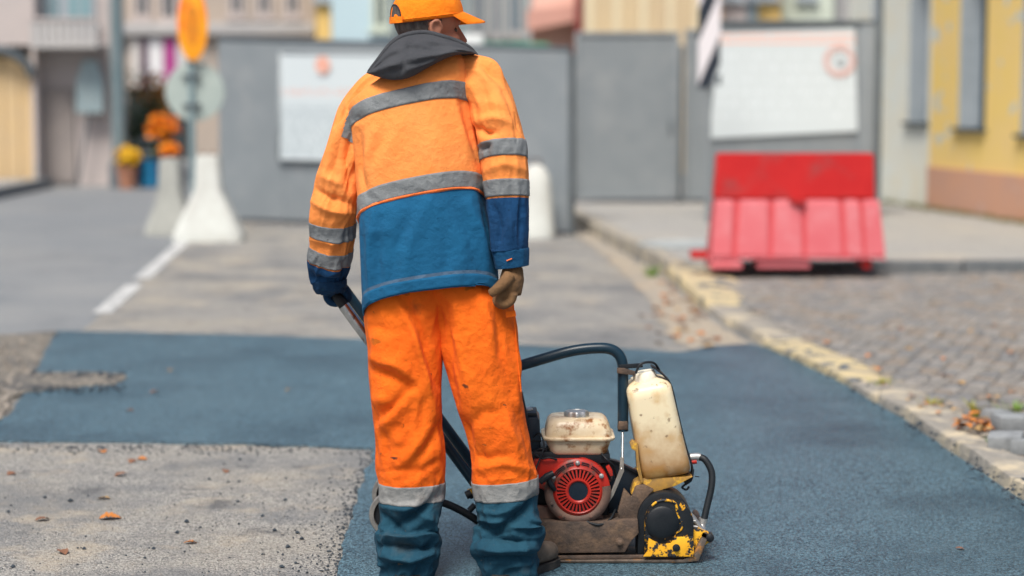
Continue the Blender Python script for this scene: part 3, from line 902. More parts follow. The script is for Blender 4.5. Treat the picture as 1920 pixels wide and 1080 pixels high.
# stone house further back, with its row of windows
wins = [(258, 276, -40, 26), (307, 327, -40, 30), (436, 452, -40, 22), (488, 504, -40, 22), (541, 557, -40, 22)]
block("stone_house", "long beige stone house with dark windows above the fence", 214, 592, 44, 9, C_beige, 8, wins=wins, frame=C_pink)
stn = bpy.data.objects["stone_house"]
box("cornice", W(214, 0, 44).x, W(592, 0, 44).x, 43.75, 43.995, W(0, 66, 44).z, W(0, 44, 44).z, C_grey, stn, bevel=.03)
# its shop front between pole and signs
for k, (x0, x1, col) in enumerate(((246, 263, (.62, .60, .58)), (264, 277, (.10, .05, .09)), (278, 306, (.74, .74, .76)), (307, 330, (.42, .06, .26)), (331, 350, (.60, .60, .62)))):
    box("shop_panel", W(x0, 0, 44).x, W(x1, 0, 44).x - .01, 43.9, 43.995, W(0, 165, 44).z, W(0, 72, 44).z, mat("shop_panel_%d" % k, col, rough=.6), stn)
box("shop_opening", W(236, 0, 44).x, W(350, 0, 44).x, 43.94, 43.996, 0, W(0, 166, 44).z, mat("dark_shop_interior", (.035, .045, .05)), stn)
block("ochre_house", "narrow ochre yellow house end beside the pale blue wall", 594, 622, 43, 9, C_yel, 6, wins=[(601, 613, -60, -10)])
block("blue_house", "pale blue house wall above the fence behind the worker's shoulder", 623, 735, 42, 9, C_blue, 6, wins=[(705, 722, -60, 46)], frame=C_mint)
block("grey_glazed_house", "grey teal house with tall windows right of the worker's cap", 736, 1004, 46, 9, C_teal, 6,
      wins=[(890, 905, -60, 60), (925, 936, -60, 60), (957, 975, -60, 58)], wm=mat("blue_glass", (.06, .14, .20), rough=.15), frame=C_grey)
# white wall and green awning low behind the fence
aw = empty("green_awning_kiosk", (W(950, 0, 34).x, 34, 0), "low white kiosk with a green roof edge behind the fence", "kiosk")
box("wall", W(870, 0, 34).x, W(1030, 0, 34).x, 34, 36, 0, W(0, 98, 34).z, C_grey, aw)
box("awning", W(908, 0, 34).x, W(1028, 0, 34).x, 33.6, 33.998, W(0, 100, 34).z, W(0, 82, 34).z, C_green, aw, bevel=.02)
box("white_fascia", W(866, 0, 34).x, W(906, 0, 34).x, 33.7, 33.997, W(0, 98, 34).z, W(0, 66, 34).z, mat("white_fascia_board", (.75, .78, .78)), aw, bevel=.02)
# salmon shed with sloping roof and red corner post
ss = empty("salmon_shed", (W(1040, 0, 38).x, 38, 0), "salmon pink shed with a sloping roof and a dark red corner post", "building")
from_bm("wall", prism_bm([(W(998, 0, 38).x, 0), (W(1084, 0, 38).x, 0), (W(1084, -30, 38).x, W(0, -30, 38).z), (W(998, -30, 38).x, W(0, -30, 38).z)], 38, 42), mat("salmon_pink_render", (.72, .50, .42), (.66, .42, .35), 1, .85), ss)
from_bm("roof", prism_bm([(W(988, 52, 37.4).x, W(0, 58, 37.4).z), (W(1086, 30, 37.4).x, W(0, 38, 37.4).z), (W(1086, 30, 37.4).x, W(0, 8, 37.4).z), (W(988, 52, 37.4).x, W(0, 18, 37.4).z)], 37.4, 37.995), C_salmon, ss)
box("corner_post", W(1078, 0, 37.2).x, W(1096, 0, 37.2).x, 37.2, 37.39, 0, W(0, -30, 37.2).z, mat("dark_red_post", (.24, .05, .04), (.18, .05, .05), 4, .7), ss)
# tan boarded wall
tb = empty("boarded_hall", (W(1200, 0, 36).x, 36, 0), "tan hall clad in upright boards above the grey gate", "building")
box("wall", W(1098, 0, 36).x, W(1312, 0, 36).x, 36.02, 42, 0, W(0, -40, 36).z, C_cream, tb)
for k in range(13):
    x0 = W(1098, 0, 36).x + .16 * k
    box("plank", x0 + .012, x0 + .148, 35.97 + .01 * (k % 2), 36.018, 0, W(0, -40, 36).z - .02, C_tan if k % 3 else C_cream, tb)
# strips of houses above the framed notice
for k, (x0, x1, m_, nm) in enumerate(((1313, 1352, mat("orange_tan_render", (.66, .42, .22)), "orange tan house end beside the striped board"),
                                      (1352, 1398, C_pink, "pinkish house strip above the framed notice"), (1399, 1418, C_teal, "grey teal house strip above the framed notice"),
                                      (1419, 1462, C_yel, "bright ochre house strip above the framed notice"), (1463, 1560, C_mint, "pale mint house above the framed notice"),
                                      (1561, 1690, C_grey, "pale grey house between the framed notice and the yellow house"))):
    block("far_house", nm, x0, x1, 40 + k * .7, 9, m_, 6, wins=[((x0 + x1) / 2 - 8, (x0 + x1) / 2 + 8, -70, -12)])
# ================================================================== STREET OBJECTS
M_conc = mat("whitewashed_concrete", (.62, .65, .62), (.52, .53, .50), 5, .9, bump=.4, bscale=30, bdist=.01, col3=(.50, .44, .34), scale3=4, lo3=.6, hi3=.72)
M_conc_g = mat("greyish_concrete", (.40, .41, .38), (.31, .32, .30), 5, .9, bump=.4, bscale=30, bdist=.01)
def flared_block(name, label, px, py, w_bot, w_top, h, m, depth=.45):
    """tall concrete foot: narrow neck flaring to a wide base, recessed side"""
    g = G(px, py, 0)
    root = empty(name, (g.x, g.y, 0), label, "concrete block")
    prof = [(0, w_bot / 2), (.06, w_bot / 2), (.10, w_bot / 2 * .95), (h * .42, w_bot / 2 * .60), (h * .62, w_top / 2 * 1.15), (h * .96, w_top / 2), (h, w_top / 2 * .85)]
    V, F = [], []
    for (z, a) in prof:
        d = depth / 2 * (a / (w_bot / 2)) ** .6
        c = .8
        ring = [(-a, -d * c), (-a * c, -d), (a * c, -d), (a, -d * c), (a, d * c), (a * c, d), (-a * c, d), (-a, d * c)]
        V += [Vector((g.x + x, g.y + y_, z)) for x, y_ in ring]
    n = 8
    for i in range(len(prof) - 1):
        for k in range(n):
            F.append((i * n + k, i * n + (k + 1) % n, (i + 1) * n + (k + 1) % n, (i + 1) * n + k))
    F.append(tuple(range(n))); F.append(tuple(range((len(prof) - 1) * n, len(prof) * n)))
    mesh("body", V, F, m, root, angle=25)
    for s in (-1, 1):
        V, F = tube_geo([(g.x + s * w_top * .2, g.y, h - .02), (g.x + s * w_top * .2, g.y, h + .03)], .015, 8)
        mesh("lifting_pin", V, F, M_rust, root)
    return root
flared_block("concrete_sign_foot", "white flared concrete block at the end of the white line", 393, 452, .68, .22, .86, M_conc)
flared_block("concrete_sign_foot", "greyer flared concrete block half hidden behind the white one", 322, 440, .50, .20, .80, M_conc_g)
# white rounded block right of the worker
g = G(1004, 446, 0)
wb = empty("concrete_block", (g.x, g.y, 0), "white round-topped concrete block standing against the fence", "concrete block")
prof = []
for (z, a, d) in ((0, .20, .2), (.08, .20, .2), (.12, .19, .19), (.45, .165, .16), (.6, .15, .14), (.68, .12, .11), (.735, .07, .07), (.755, .02, .02)):
    prof.append((z, a, d))
V, F = [], []
n = 20
for (z, a, d) in prof:
    for k in range(n):
        t = 2 * math.pi * k / n
        V.append(Vector((g.x + a * abs(math.cos(t)) ** .8 * (1 if math.cos(t) > 0 else -1), g.y + d * abs(math.sin(t)) ** .8 * (1 if math.sin(t) > 0 else -1), z)))
for i in range(len(prof) - 1):
    for k in range(n):
        F.append((i * n + k, i * n + (k + 1) % n, (i + 1) * n + (k + 1) % n, (i + 1) * n + k))
F.append(tuple(range(n))); F.append(tuple(range((len(prof) - 1) * n, len(prof) * n)))
mesh("body", V, F, M_conc, wb, angle=50)
tube("lifting_loop", [(g.x - .05, g.y, .74), (g.x - .05, g.y, .80), (g.x + .05, g.y, .80), (g.x + .05, g.y, .74)], .01, M_rust, wb, seg=8)

# sign pole with two plates seen from behind / edge on
g = G(362, 446, 0)
YP = g.y + .32
sp = empty("road_sign", (g.x, YP, 0), "road sign pole with round plate seen from behind and orange plate above", "road sign")
xp = W(360, 200, YP).x
M_galv = mat("blue_grey_galvanised_pole", (.22, .32, .35), (.28, .36, .38), 6, .5, metal=.3)
tube("pole", [(xp, YP, 0), (xp, YP, 3.1)], .034, M_galv, sp, seg=14)
lathe("foot_plate", (xp, YP, 0), (0, 0, 1), [(.16, 0), (.16, .03), (.05, .04), (.05, .1), (.036, .1)], M_fence_d, sp, seg=20)
c = W(363, 172, YP - .06)
M_plate = mat("pale_grey_green_plate_back", (.42, .49, .46), (.36, .43, .41), 4, .5)
lathe("round_plate", c + Vector((0, .09, 0)), (.12, -1, 0), [(0, 0), (.30, 0), (.305, .008), (.30, .016), (0, .016)], M_plate, sp, seg=40)
for dz in (-.14, .16):
    box("clamp", xp - .09, xp + .09, YP - .045, YP + .05, c.z + dz - .02, c.z + dz + .02, M_fence_d, sp, bevel=.005)
# orange plate, pointed below, turned
oc = W(361, 48, YP - .05)
prof = []
for k in range(25):
    t = -1 + 2 * k / 24
    prof.append(t)
out = []
HH, WWd = .36, .155
for k in range(29):
    th = math.pi * k / 28
    zz = math.cos(th)
    ww = math.sin(th) ** (.72 if zz > 0 else .95)
    out.append((WWd * ww, HH * zz))
poly = [(oc.x + a, oc.z + b) for a, b in out] + [(oc.x - a, oc.z + b) for a, b in reversed(out[1:-1])]
M_orp = mat("orange_sign_plate", (.90, .30, .01), (.95, .42, .02), 6, .5, col3=(.85, .16, .01), scale3=4, lo3=.5, hi3=.7)
from_bm("orange_plate", prism_bm(poly, YP - .065, YP - .045, .004), M_orp, sp, smooth=True)
inner = [(oc.x + a * .45, oc.z + b * .55) for a, b in out] + [(oc.x - a * .45, oc.z + b * .55) for a, b in reversed(out[1:-1])]
from_bm("plate_symbol", prism_bm(inner, YP - .069, YP - .0655), mat("darker_orange_symbol", (.75, .24, .01), (.55, .2, .02), 9, .5), sp)

# red plastic barrier
YB = G(1480, 500, PAVE_Z).y
def bp(px, py, Y=None): return W(px, py, Y or YB)
M_red = mat("red_plastic", (.46, .010, .012), (.52, .016, .016), 5, .45, col3=(.30, .05, .05), scale3=6, lo3=.52, hi3=.75)
M_redpale = mat("sunbleached_red_plastic", (.62, .17, .19), (.58, .12, .14), 3, .5, col3=(.62, .22, .24), scale3=6, lo3=.5, hi3=.75)
M_redmid = mat("mid_red_plastic", (.56, .07, .085), (.52, .05, .06), 4, .5)
xc = (bp(1495, 300).x); zt = bp(0, 287).z
xl_t, xr_t = bp(1346, 0).x, bp(1640, 0).x
xl_m, xr_m = bp(1338, 0).x, bp(1645, 0).x
xl_b, xr_b = bp(1328, 0).x, bp(1660, 0).x
z_m = bp(0, 372).z; z_f = bp(0, 478).z; z0 = PAVE_Z
rb = empty("plastic_barrier", (xc, YB, z0), "red water-filled plastic barrier with ribbed sunbleached skirt on the pavement", "barrier")
def frustum(name, xs0, xs1, d0, d1, za, zb_, m, parent, bev=.015, yc=YB):
    bm = bmesh.new()
    v = [bm.verts.new(p) for p in ((xs0[0], yc - d0, za), (xs0[1], yc - d0, za), (xs0[1], yc + d0, za), (xs0[0], yc + d0, za), (xs1[0], yc - d1, zb_), (xs1[1], yc - d1, zb_), (xs1[1], yc + d1, zb_), (xs1[0], yc + d1, zb_))]
    for f in ((0, 1, 2, 3), (4, 5, 6, 7), (0, 1, 5, 4), (1, 2, 6, 5), (2, 3, 7, 6), (3, 0, 4, 7)): bm.faces.new([v[i] for i in f])
    bmesh.ops.bevel(bm, geom=bm.edges[:], offset=bev, segments=2, affect='EDGES')
    return from_bm(name, bm, m, parent, smooth=True)
frustum("top_beam", (xl_m + .01, xr_m - .01), (xl_t, xr_t), .115, .085, z_m + .001, zt, M_red, rb, .012)
frustum("skirt_core", (xl_b + .02, xr_b - .02), (xl_m + .015, xr_m - .015), .205, .104, z_f + .002, z_m, M_redmid, rb, .01)
frustum("foot", (xl_b, xr_b), (xl_b + .01, xr_b - .01), .25, .23, z0 + .08, z_f, M_redpale, rb, .02)
# raised ribs of the skirt
ribs = [(1338, 1376), (1384, 1442), (1450, 1504), (1511, 1576), (1583, 1614), (1619, 1654)]
for (a, b) in ribs:
    a0, b0 = bp(a, 0).x, bp(b, 0).x
    k = lambda x, s: xc + (x - xc) * s
    bm = bmesh.new()
    vs = []
    for (y_, z, s, ins) in ((YB - .225, z_f + .003, 1.035, 0), (YB - .15, z_m - .02, .985, .008), (YB - .10, z_m + .002, .985, .014)):
        vs.append([bm.verts.new((k(a0, s) + ins, y_, z)), bm.verts.new((k(b0, s) - ins, y_, z)), bm.verts.new((k(b0, s) - ins, y_ + .06, z)), bm.verts.new((k(a0, s) + ins, y_ + .06, z))])
    for p, q in zip(vs, vs[1:]):
        for i in range(4): bm.faces.new((p[i], p[(i + 1) % 4], q[(i + 1) % 4], q[i]))
    bm.faces.new(vs[0]); bm.faces.new(vs[-1])
    bmesh.ops.bevel(bm, geom=bm.edges[:], offset=.012, segments=2, affect='EDGES')
    from_bm("rib", bm, M_redpale, rb, smooth=True)
frustum("foot_block", (bp(1330, 0).x, bp(1392, 0).x), (bp(1334, 0).x, bp(1388, 0).x), .25, .24, z0, z0 + .079, M_redpale, rb, .012)
frustum("foot_block", (bp(1418, 0).x, bp(1520, 0).x), (bp(1420, 0).x, bp(1518, 0).x), .22, .21, z0, z0 + .079, M_redpale, rb, .012)
frustum("foot_block", (bp(1618, 0).x, bp(1634, 0).x), (bp(1618, 0).x, bp(1634, 0).x), .2, .2, z0, z0 + .079, M_red, rb, .004)
box("coupling_tongue", bp(1298, 0).x, bp(1329, 0).x, YB - .12, YB + .05, z0 + .07, z0 + .13, M_red, rb, bevel=.012)
tri = [(bp(1478, 0).x, z_m + .012), (bp(1494, 0).x, z_m - .055), (bp(1510, 0).x, z_m + .012)]
from_bm("drain_plug", prism_bm(tri, YB - .19, YB - .13, .006), M_red, rb, smooth=True)

# ------------------------------------------------------------------ flower stall by the shop
def leaf_cloud(c, rad, n, size, seed):
    rr = random.Random(seed); V, F = [], []
    for _ in range(n):
        while True:
            p = Vector((rr.uniform(-1, 1), rr.uniform(-1, 1), rr.uniform(-1, 1)))
            if .25 < p.length < 1: break
        p = Vector(c) + Vector((p.x * rad[0], p.y * rad[1], p.z * rad[2]))
        q = Matrix.Rotation(rr.uniform(0, 6.28), 3, 'Z') @ Matrix.Rotation(rr.uniform(-1.2, 1.2), 3, 'X')
        s = size * rr.uniform(.6, 1.3); o = len(V)
        V += [p + q @ Vector(v) for v in ((-s * .5, 0, 0), (0, s * .35, s * .1), (s * .5, 0, 0), (0, -s * .35, s * .1))]
        F.append((o, o + 1, o + 2, o + 3))
    return V, F
M_leafg = mat("dark_green_leaves", (.035, .075, .02), (.07, .12, .03), 10, .7)
M_leafo = mat("autumn_orange_leaves", (.62, .25, .04), (.45, .16, .03), 10, .7)
M_flo = mat("orange_blossoms", (.95, .35, .01), (.85, .22, .01), 12, .6)
M_fly = mat("yellow_blossoms", (.85, .55, .02), (.75, .42, .02), 12, .6)
M_crk = mat("terracotta_pot", (.42, .20, .12), (.36, .17, .11), 8, .8)
def potted(name, label, px, py, Y, rad, mflower, pot_m, n=160, foliage=None, pot_r=.16, pot_h=.3):
    c = W(px, py, Y)
    root = empty(name, (c.x, Y, 0), label, "plant")
    lathe("pot", (c.x, Y, 0), (0, 0, 1), [(pot_r * .7, 0), (pot_r, pot_h), (pot_r * 1.1, pot_h), (pot_r * 1.1, pot_h + .04), (pot_r * .95, pot_h + .04), (pot_r * .9, pot_h - .03)], pot_m, root, seg=18)
    tube("stem", [(c.x, Y, pot_h - .05), (c.x + .02, Y, c.z)], .022, M_leafg, root, seg=8)
    V, F = leaf_cloud(c, rad, n, .11, int(px)); mesh("blossoms", V, F, mflower, root, smooth=False)
    V, F = leaf_cloud((c.x, Y + .05, (c.z + pot_h) / 2), (rad[0] * .8, rad[1] * .8, max(.1, (c.z - pot_h) / 2)), n // 2, .12, int(px) + 5); mesh("foliage", V, F, foliage or M_leafg, root, smooth=False)
    return root
potted("flower_pot", "round orange flowering plant nearest the sign pole", 305, 238, 31, (.26, .22, .24), M_flo, M_crk)
potted("flower_pot", "small orange flowering plant low beside the concrete block", 318, 284, 30.4, (.15, .15, .14), M_flo, M_crk, n=90)
potted("flower_pot", "yellow flowering plant in a terracotta pot by the dark pole", 238, 293, 30.6, (.21, .2, .17), M_fly, M_crk)
potted("bush", "tall dark green bush with orange autumn top in the shop opening", 262, 205, 34, (.50, .4, .75), M_leafg, M_crk, n=420)
potted("bush", "orange brown autumn bush above the flower stall", 290, 175, 35, (.42, .35, .38), M_leafo, M_crk, n=320)
# blue crates / buckets
def bucket(label, px, py, Y, r, h, m):
    g_ = G(px, py, 0); Y = g_.y
    root = empty("bucket", (g_.x, Y, 0), label, "bucket", "buckets at the flower stall")
    lathe("body", (g_.x, Y, 0), (0, 0, 1), [(r * .8, 0), (r, h), (r * 1.06, h), (r * 1.06, h + .03), (r * .94, h + .03), (r * .9, .03), (.001, .03)], m, root, seg=20)
    tube("handle", [(g_.x + r * math.cos(t), Y - .05 - r * .3 * math.sin(t), h + r * .9 * math.sin(t)) for t in [math.pi * k / 12 for k in range(13)]], .012, M_fence_d, root, seg=6)
M_bluep = mat("blue_plastic", (.02, .22, .42), (.015, .15, .32), 6, .4)
M_cyanp = mat("pale_blue_plastic", (.10, .38, .45), (.08, .30, .38), 6, .4)
bucket("bright blue bucket at the foot of the flower stall", 281, 352, 31, .20, .40, M_bluep)
bucket("pale blue bucket between the bright blue bucket and the concrete block", 312, 350, 31, .15, .33, M_cyanp)
# grey crate stack behind buckets
g = G(275, 345, 0)
cr = empty("flower_stand", (g.x, g.y + .5, 0), "grey flower stand behind the blue buckets", "stand")
for k in range(3):
    box("shelf", g.x - .28 + .05 * k, g.x + .28 - .05 * k, g.y + .3 + .12 * k, g.y + .6 + .1 * k, .25 + .22 * k, .29 + .22 * k, M_rev, cr, bevel=.008)
for s in (-.26, .24):
    box("leg", g.x + s, g.x + s + .04, g.y + .56, g.y + .60, 0, .24, M_fence_d, cr); 
    box("upright", g.x + s * .6, g.x + s * .6 + .04, g.y + .82, g.y + .86, 0, .95, M_fence_d, cr)

# left kerb (dark) by the garage house
kl = empty("far_kerb", (-7, 29, 0), None, None); kl["kind"] = "structure"
ka, kb = G(-60, 386, 0), G(100, 352, 0)
dv = (kb - ka); nst = 6
for k in range(nst):
    a = ka + dv * (k / nst); b = ka + dv * ((k + .98) / nst)
    V, F = [], []
    u_ = dv.normalized(); n_ = Vector((-u_.y, u_.x, 0))
    V = [p + n_ * o_ + Vector((0, 0, z)) for z in (0, .15) for p, o_ in ((a, 0), (b, 0), (b, .16), (a, .16))]
    mesh("kerb_stone", V, [(0, 1, 2, 3), (4, 5, 6, 7), (0, 1, 5, 4), (1, 2, 6, 5), (2, 3, 7, 6), (3, 0, 4, 7)], M_fence_d, kl, smooth=False)
sheet("far_pavement", [(ka.x - .165, ka.y), (kb.x - .165, kb.y + .2), (kb.x - .165, 30.99), (ka.x - 4, 30.99), (ka.x - 4, ka.y)], .135, M_pave, skirt=.14)

# ------------------------------------------------------------------ litter: leaves, crumbs, rubble, weeds
M_dry = [mat("dry_leaf_%s" % n_, c_, tuple(x * .6 for x in c_), 40, .7) for n_, c_ in (("orange", (.60, .22, .05)), ("brown", (.27, .13, .075)), ("yellow", (.52, .33, .14)))]
def leaf_mesh(seed, m):
    rr = random.Random(seed); bm = bmesh.new()
    n = 14; L_ = 1.0
    mid = []; lf = []; rt = []
    for i in range(n + 1):
        t = i / n
        w = .34 * math.sin(math.pi * min(1, t ** .8)) * (1 + .16 * math.sin(t * 26 + seed)) + .01
        curl = .22 * math.sin(t * 3.0 + rr.uniform(-.2, .2)) * (.6 + .5 * rr.random())
        mid.append(bm.verts.new((t - .5, 0, curl * .5)))
        lf.append(bm.verts.new((t - .5 + .03, w, curl * .5 + .22 * w + rr.uniform(-.03, .05))))
        rt.append(bm.verts.new((t - .5 + .03, -w, curl * .5 + .30 * w + rr.uniform(-.03, .05))))
    for i in range(n):
        bm.faces.new((mid[i], mid[i + 1], lf[i + 1], lf[i])); bm.faces.new((mid[i + 1], mid[i], rt[i], rt[i + 1]))
    s0 = mid[0]
    a = bm.verts.new((-.72, .012, .06)); b_ = bm.verts.new((-.72, -.012, .07))
    bm.faces.new((s0, a, b_))
    zmin = min(v.co.z for v in bm.verts)
    for v in bm.verts: v.co.z -= zmin
    bmesh.ops.recalc_face_normals(bm, faces=bm.faces)
    me = bpy.data.meshes.new("leaf"); bm.to_mesh(me); bm.free(); me.materials.append(m); me.shade_smooth()
    return me
leaf_meshes = [leaf_mesh(k, M_dry[k % 3]) for k in range(9)]
def leaf(px, py, size, z, label, group, k=None):
    g_ = G(px, py, z)
    o = link("fallen_leaf", random.choice(leaf_meshes) if k is None else leaf_meshes[k])
    o.location = (g_.x, g_.y, z + .001)
    o.rotation_euler = (R(random.uniform(-12, 12)), R(random.uniform(-12, 12)), random.uniform(0, 6.28))
    o.scale = (size, size, size)
    tag(o, label, "leaf", group)
    return o
o = leaf(206, 973, .078, .005, "largest bright orange fallen leaf on the pale road in the left foreground", None, 0); o.rotation_euler = (R(6), R(4), .2)
for (px, py, s, k) in ((192, 848, .05, 0), (248, 866, .045, 1), (266, 862, .045, 0), (226, 892, .055, 1), (195, 936, .05, 2), (80, 976, .055, 1), (358, 1019, .045, 0), (118, 1037, .055, 1), (423, 885, .04, 1), (22, 890, .045, 1)):
    leaf(px, py, s, .005, "small dry leaf lying on the pale road at the left", "dry leaves on the pale road", k)
for (px, py, s, k) in ((290, 736, .05, 1), (243, 771, .04, 1), (540, 732, .03, 2), (320, 695, .035, 2)):
    leaf(px, py, s, .015, "small leaf lying on the dark patch behind the worker's left", "leaves on the far part of the patch", k)
leaf(1800, 1030, .03, .015, "tiny brown leaf alone on the dark patch at the lower right", None, 1)
leaf(1330, 905, .02, .015, "tiny red brown leaf on the patch beside the hose", None, 1)
rr = random.Random(3)
for k in range(46):
    t = rr.random()
    px = 1215 + 75 * rr.random() + 40 * t + rr.gauss(0, 22); py = 520 + 125 * t + rr.gauss(0, 5)
    leaf(px, py, rr.uniform(.05, .09), .011, "dry leaf in the drift along the kerb behind the patch", "leaf drift in the gutter", rr.choice((0, 1, 1, 0, 2)))
for k in range(26):
    leaf(1828 + rr.gauss(0, 18), 797 + rr.gauss(0, 9), rr.uniform(.04, .075), APR_Z + .012 + rr.random() * .05, "orange leaf in the heap beside the loose stones", "leaf heap by the stones", rr.choice((0, 0, 1, 2)))
for k in range(22):
    px = rr.uniform(1500, 1915); py = rr.uniform(600, 760)
    if px > 1430 + (py - 600) * 1.6:
        leaf(px, py, rr.uniform(.035, .06), APR_Z + .02, "stray leaf on the sett paving", "stray leaves on the setts", rr.choice((0, 1, 2)))
for k in range(16):
    px = rr.uniform(1700, 1800); leaf(px, 745 + (px - 1700) * .3 + rr.gauss(0, 9), rr.uniform(.03, .05), APR_Z + .02, "small leaf caught on the broken kerb", "leaves on the broken kerb", rr.choice((0, 1, 2)))

# loose asphalt crumbs and grit
M_crumb = mat("black_asphalt_crumb", (.022, .033, .045), (.05, .065, .08), 60, .75)
M_grit = mat("grey_grit", (.22, .20, .18), (.35, .31, .26), 60, .9)
def pebble_geo(c, s, rr_):
    b = [(1, 0, 0), (-1, 0, 0), (0, 1, 0), (0, -1, 0), (0, 0, 1), (0, 0, -.5), (.6, .6, .45), (-.6, .55, .4), (.5, -.6, .5), (-.6, -.6, .4)]
    V = [Vector(c) + Vector((x * s * rr_.uniform(.7, 1.2), y_ * s * rr_.uniform(.7, 1.2), (z + .4) * s * rr_.uniform(.6, .95))) for x, y_, z in b]
    F = [(4, 6, 0), (4, 7, 6), (6, 7, 2), (4, 8, 9), (4, 0, 8), (4, 9, 7), (0, 6, 2), (7, 1, 2), (9, 1, 7), (9, 3, 1), (8, 3, 9), (8, 0, 3), (0, 2, 5), (2, 1, 5), (1, 3, 5), (3, 0, 5)]
    F = [(4, 0, 6), (4, 6, 7)] + F[2:]
    return V, F
def scatter(name, pts, m, label):
    V, F = join_geo(pts)
    o_ = mesh(name, V, F, m, None, smooth=False)
    return tag(o_, label, name.replace("_", " ").split(" ")[-1], kind="stuff")
rr = random.Random(11)
P1 = []
def edge_right(py):   # patch border of the pale foreground
    return np.interp(py, [846, 880, 935, 990, 1050, 1110], [700, 690, 672, 655, 640, 628])
for k in range(520):
    py = 845 + 250 * rr.random() ** .7
    ex = edge_right(py)
    px = ex - abs(rr.gauss(0, 70)) if rr.random() < .55 else rr.uniform(-40, ex)
    g_ = G(px, py, .004); s = rr.choice((.0025, .003, .004, .005, .003, .0025)) * rr.uniform(.7, 1.3)
    P1.append(pebble_geo((g_.x, g_.y, .005), s, rr))
for k in range(360):
    py = 846 + 240 * rr.random(); g_ = G(edge_right(py) - rr.gauss(4, 10), py, .004)
    P1.append(pebble_geo((g_.x, g_.y, .006), rr.uniform(.002, .0065), rr))
for k in range(260):
    px = rr.uniform(-20, 700); g_ = G(px, 838 + rr.random() ** 2 * 16, .004)
    P1.append(pebble_geo((g_.x, g_.y, .006), rr.uniform(.003, .008), rr))
for k in range(130):
    px = rr.uniform(1430, 1920); py = np.interp(px, [1430, 1560, 1690, 1800, 1920], [652, 712, 790, 868, 950]) - rr.random() ** 1.5 * 34
    g_ = G(px, py, .05); P1.append(pebble_geo((g_.x, g_.y, .05), rr.uniform(.003, .012), rr))
for k in range(160):
    g_ = G(rr.uniform(60, 235), rr.choice((704, 731)) + rr.gauss(0, 4), .016); P1.append(pebble_geo((g_.x, g_.y, .016), rr.uniform(.004, .014), rr))
scatter("asphalt_crumbs", P1, M_crumb, "loose black asphalt crumbs along the patch edges")
P2 = []
for k in range(900):
    py = 845 + 250 * rr.random() ** .6; g_ = G(rr.uniform(-60, edge_right(py)), py, .004)
    P2.append(pebble_geo((g_.x, g_.y, .005), rr.uniform(.0012, .0032), rr))
for k in range(300):
    py = rr.uniform(640, 800); g_ = G(rr.uniform(-60, 100 - (py - 630) * .62), py, .009); P2.append(pebble_geo((g_.x, g_.y, .009), rr.uniform(.006, .02), rr))
for k in range(260):
    px = rr.uniform(1660, 1930); py = 770 + (px - 1690) * .55 + rr.gauss(0, 22); g_ = G(px, py, APR_Z)
    if g_.x > kerb_x(g_.y) + .1: P2.append(pebble_geo((g_.x, g_.y, APR_Z), rr.uniform(.006, .022), rr))
scatter("road_grit", P2, M_grit, "fine grey grit strewn on the old road")
# larger black lumps that can be told apart
lump = bpy.data.meshes.new("asphalt_lump")
V, F = pebble_geo((0, 0, 0), 1.0, random.Random(5)); lump.from_pydata([tuple(v) for v in V], [], F); lump.materials.append(M_crumb)
for (px, py, s) in ((84, 934, .009), (132, 941, .012), (350, 980, .011), (332, 1000, .009), (448, 904, .008), (428, 905, .008), (392, 900, .008), (446, 942, .008), (16, 961, .008), (515, 996, .010), (558, 1001, .010), (566, 1012, .010), (540, 1027, .010), (492, 969, .008), (535, 939, .009), (158, 1030, .008), (288, 1030, .008), (450, 863, .009), (529, 1065, .010), (24, 1064, .009)):
    g_ = G(px, py, .004)
    o_ = link("asphalt_lump", lump); o_.location = (g_.x, g_.y, .004 + s * .1); o_.scale = (s, s, s); o_.rotation_euler = (0, 0, rr.uniform(0, 6))
    tag(o_, "black asphalt lump on the pale road at the lower left", "asphalt lump", "asphalt lumps on the pale road")
# tar splashes: dark lumps sitting on the yellow kerb stones
for k, (px, py, s) in enumerate(((1873, 905, .016), (1905, 925, .03))):
    g_ = G(px, py, .055)
    V, F = ellipsoid_geo((max(g_.x, kerb_x(g_.y) + .05), g_.y, .066), (s * .9, s * 1.6, .006), None, 14, 8)
    V = [v + Vector((mnoise.noise(v * 40) * .02, mnoise.noise(v * 40 + Vector((9, 0, 0))) * .02, 0)) for v in V]
    o_ = mesh("tar_splash", V, F, M_crumb, None, loc=(g_.x, g_.y, .055))
    tag(o_, ("small black asphalt splash on the near kerb at the right", "larger black asphalt splash on the near kerb, nearest the right edge")[k], "asphalt splash", "asphalt splashes on the kerb")

# loose paving blocks at the right edge
M_blk = mat("grey_concrete_block", (.30, .32, .33), (.20, .215, .225), 16, .9, bump=.6, bscale=60, bdist=.006)
def loose(label, px, py, dims, rot, z=APR_Z + .005, extra=0):
    g_ = G(px, py, z)
    bm = stone_bm(dims[0], dims[1], dims[2], .008, px)
    me = bpy.data.meshes.new("paving_block"); bm.to_mesh(me); bm.free(); me.materials.append(M_blk); me.shade_smooth(); me.set_sharp_from_angle(angle=R(40))
    o_ = link("paving_block", me); o_.location = (g_.x, g_.y, z + extra); o_.rotation_euler = tuple(R(a) for a in rot)
    tag(o_, label, "paving block")
loose("loose grey paving block at the right edge, behind the leaf heap", 1906, 808, (.20, .12, .07), (3, 2, 12))
loose("weathered loose block lying nearest the kerb at the right edge", 1888, 842, (.14, .12, .065), (4, -5, -20))
loose("darker loose block standing behind the orange leaf heap", 1868, 800, (.10, .09, .075), (0, 4, 30))
loose("small loose block at the very right beside the weeds", 1935, 850, (.16, .10, .06), (-3, 3, 40))
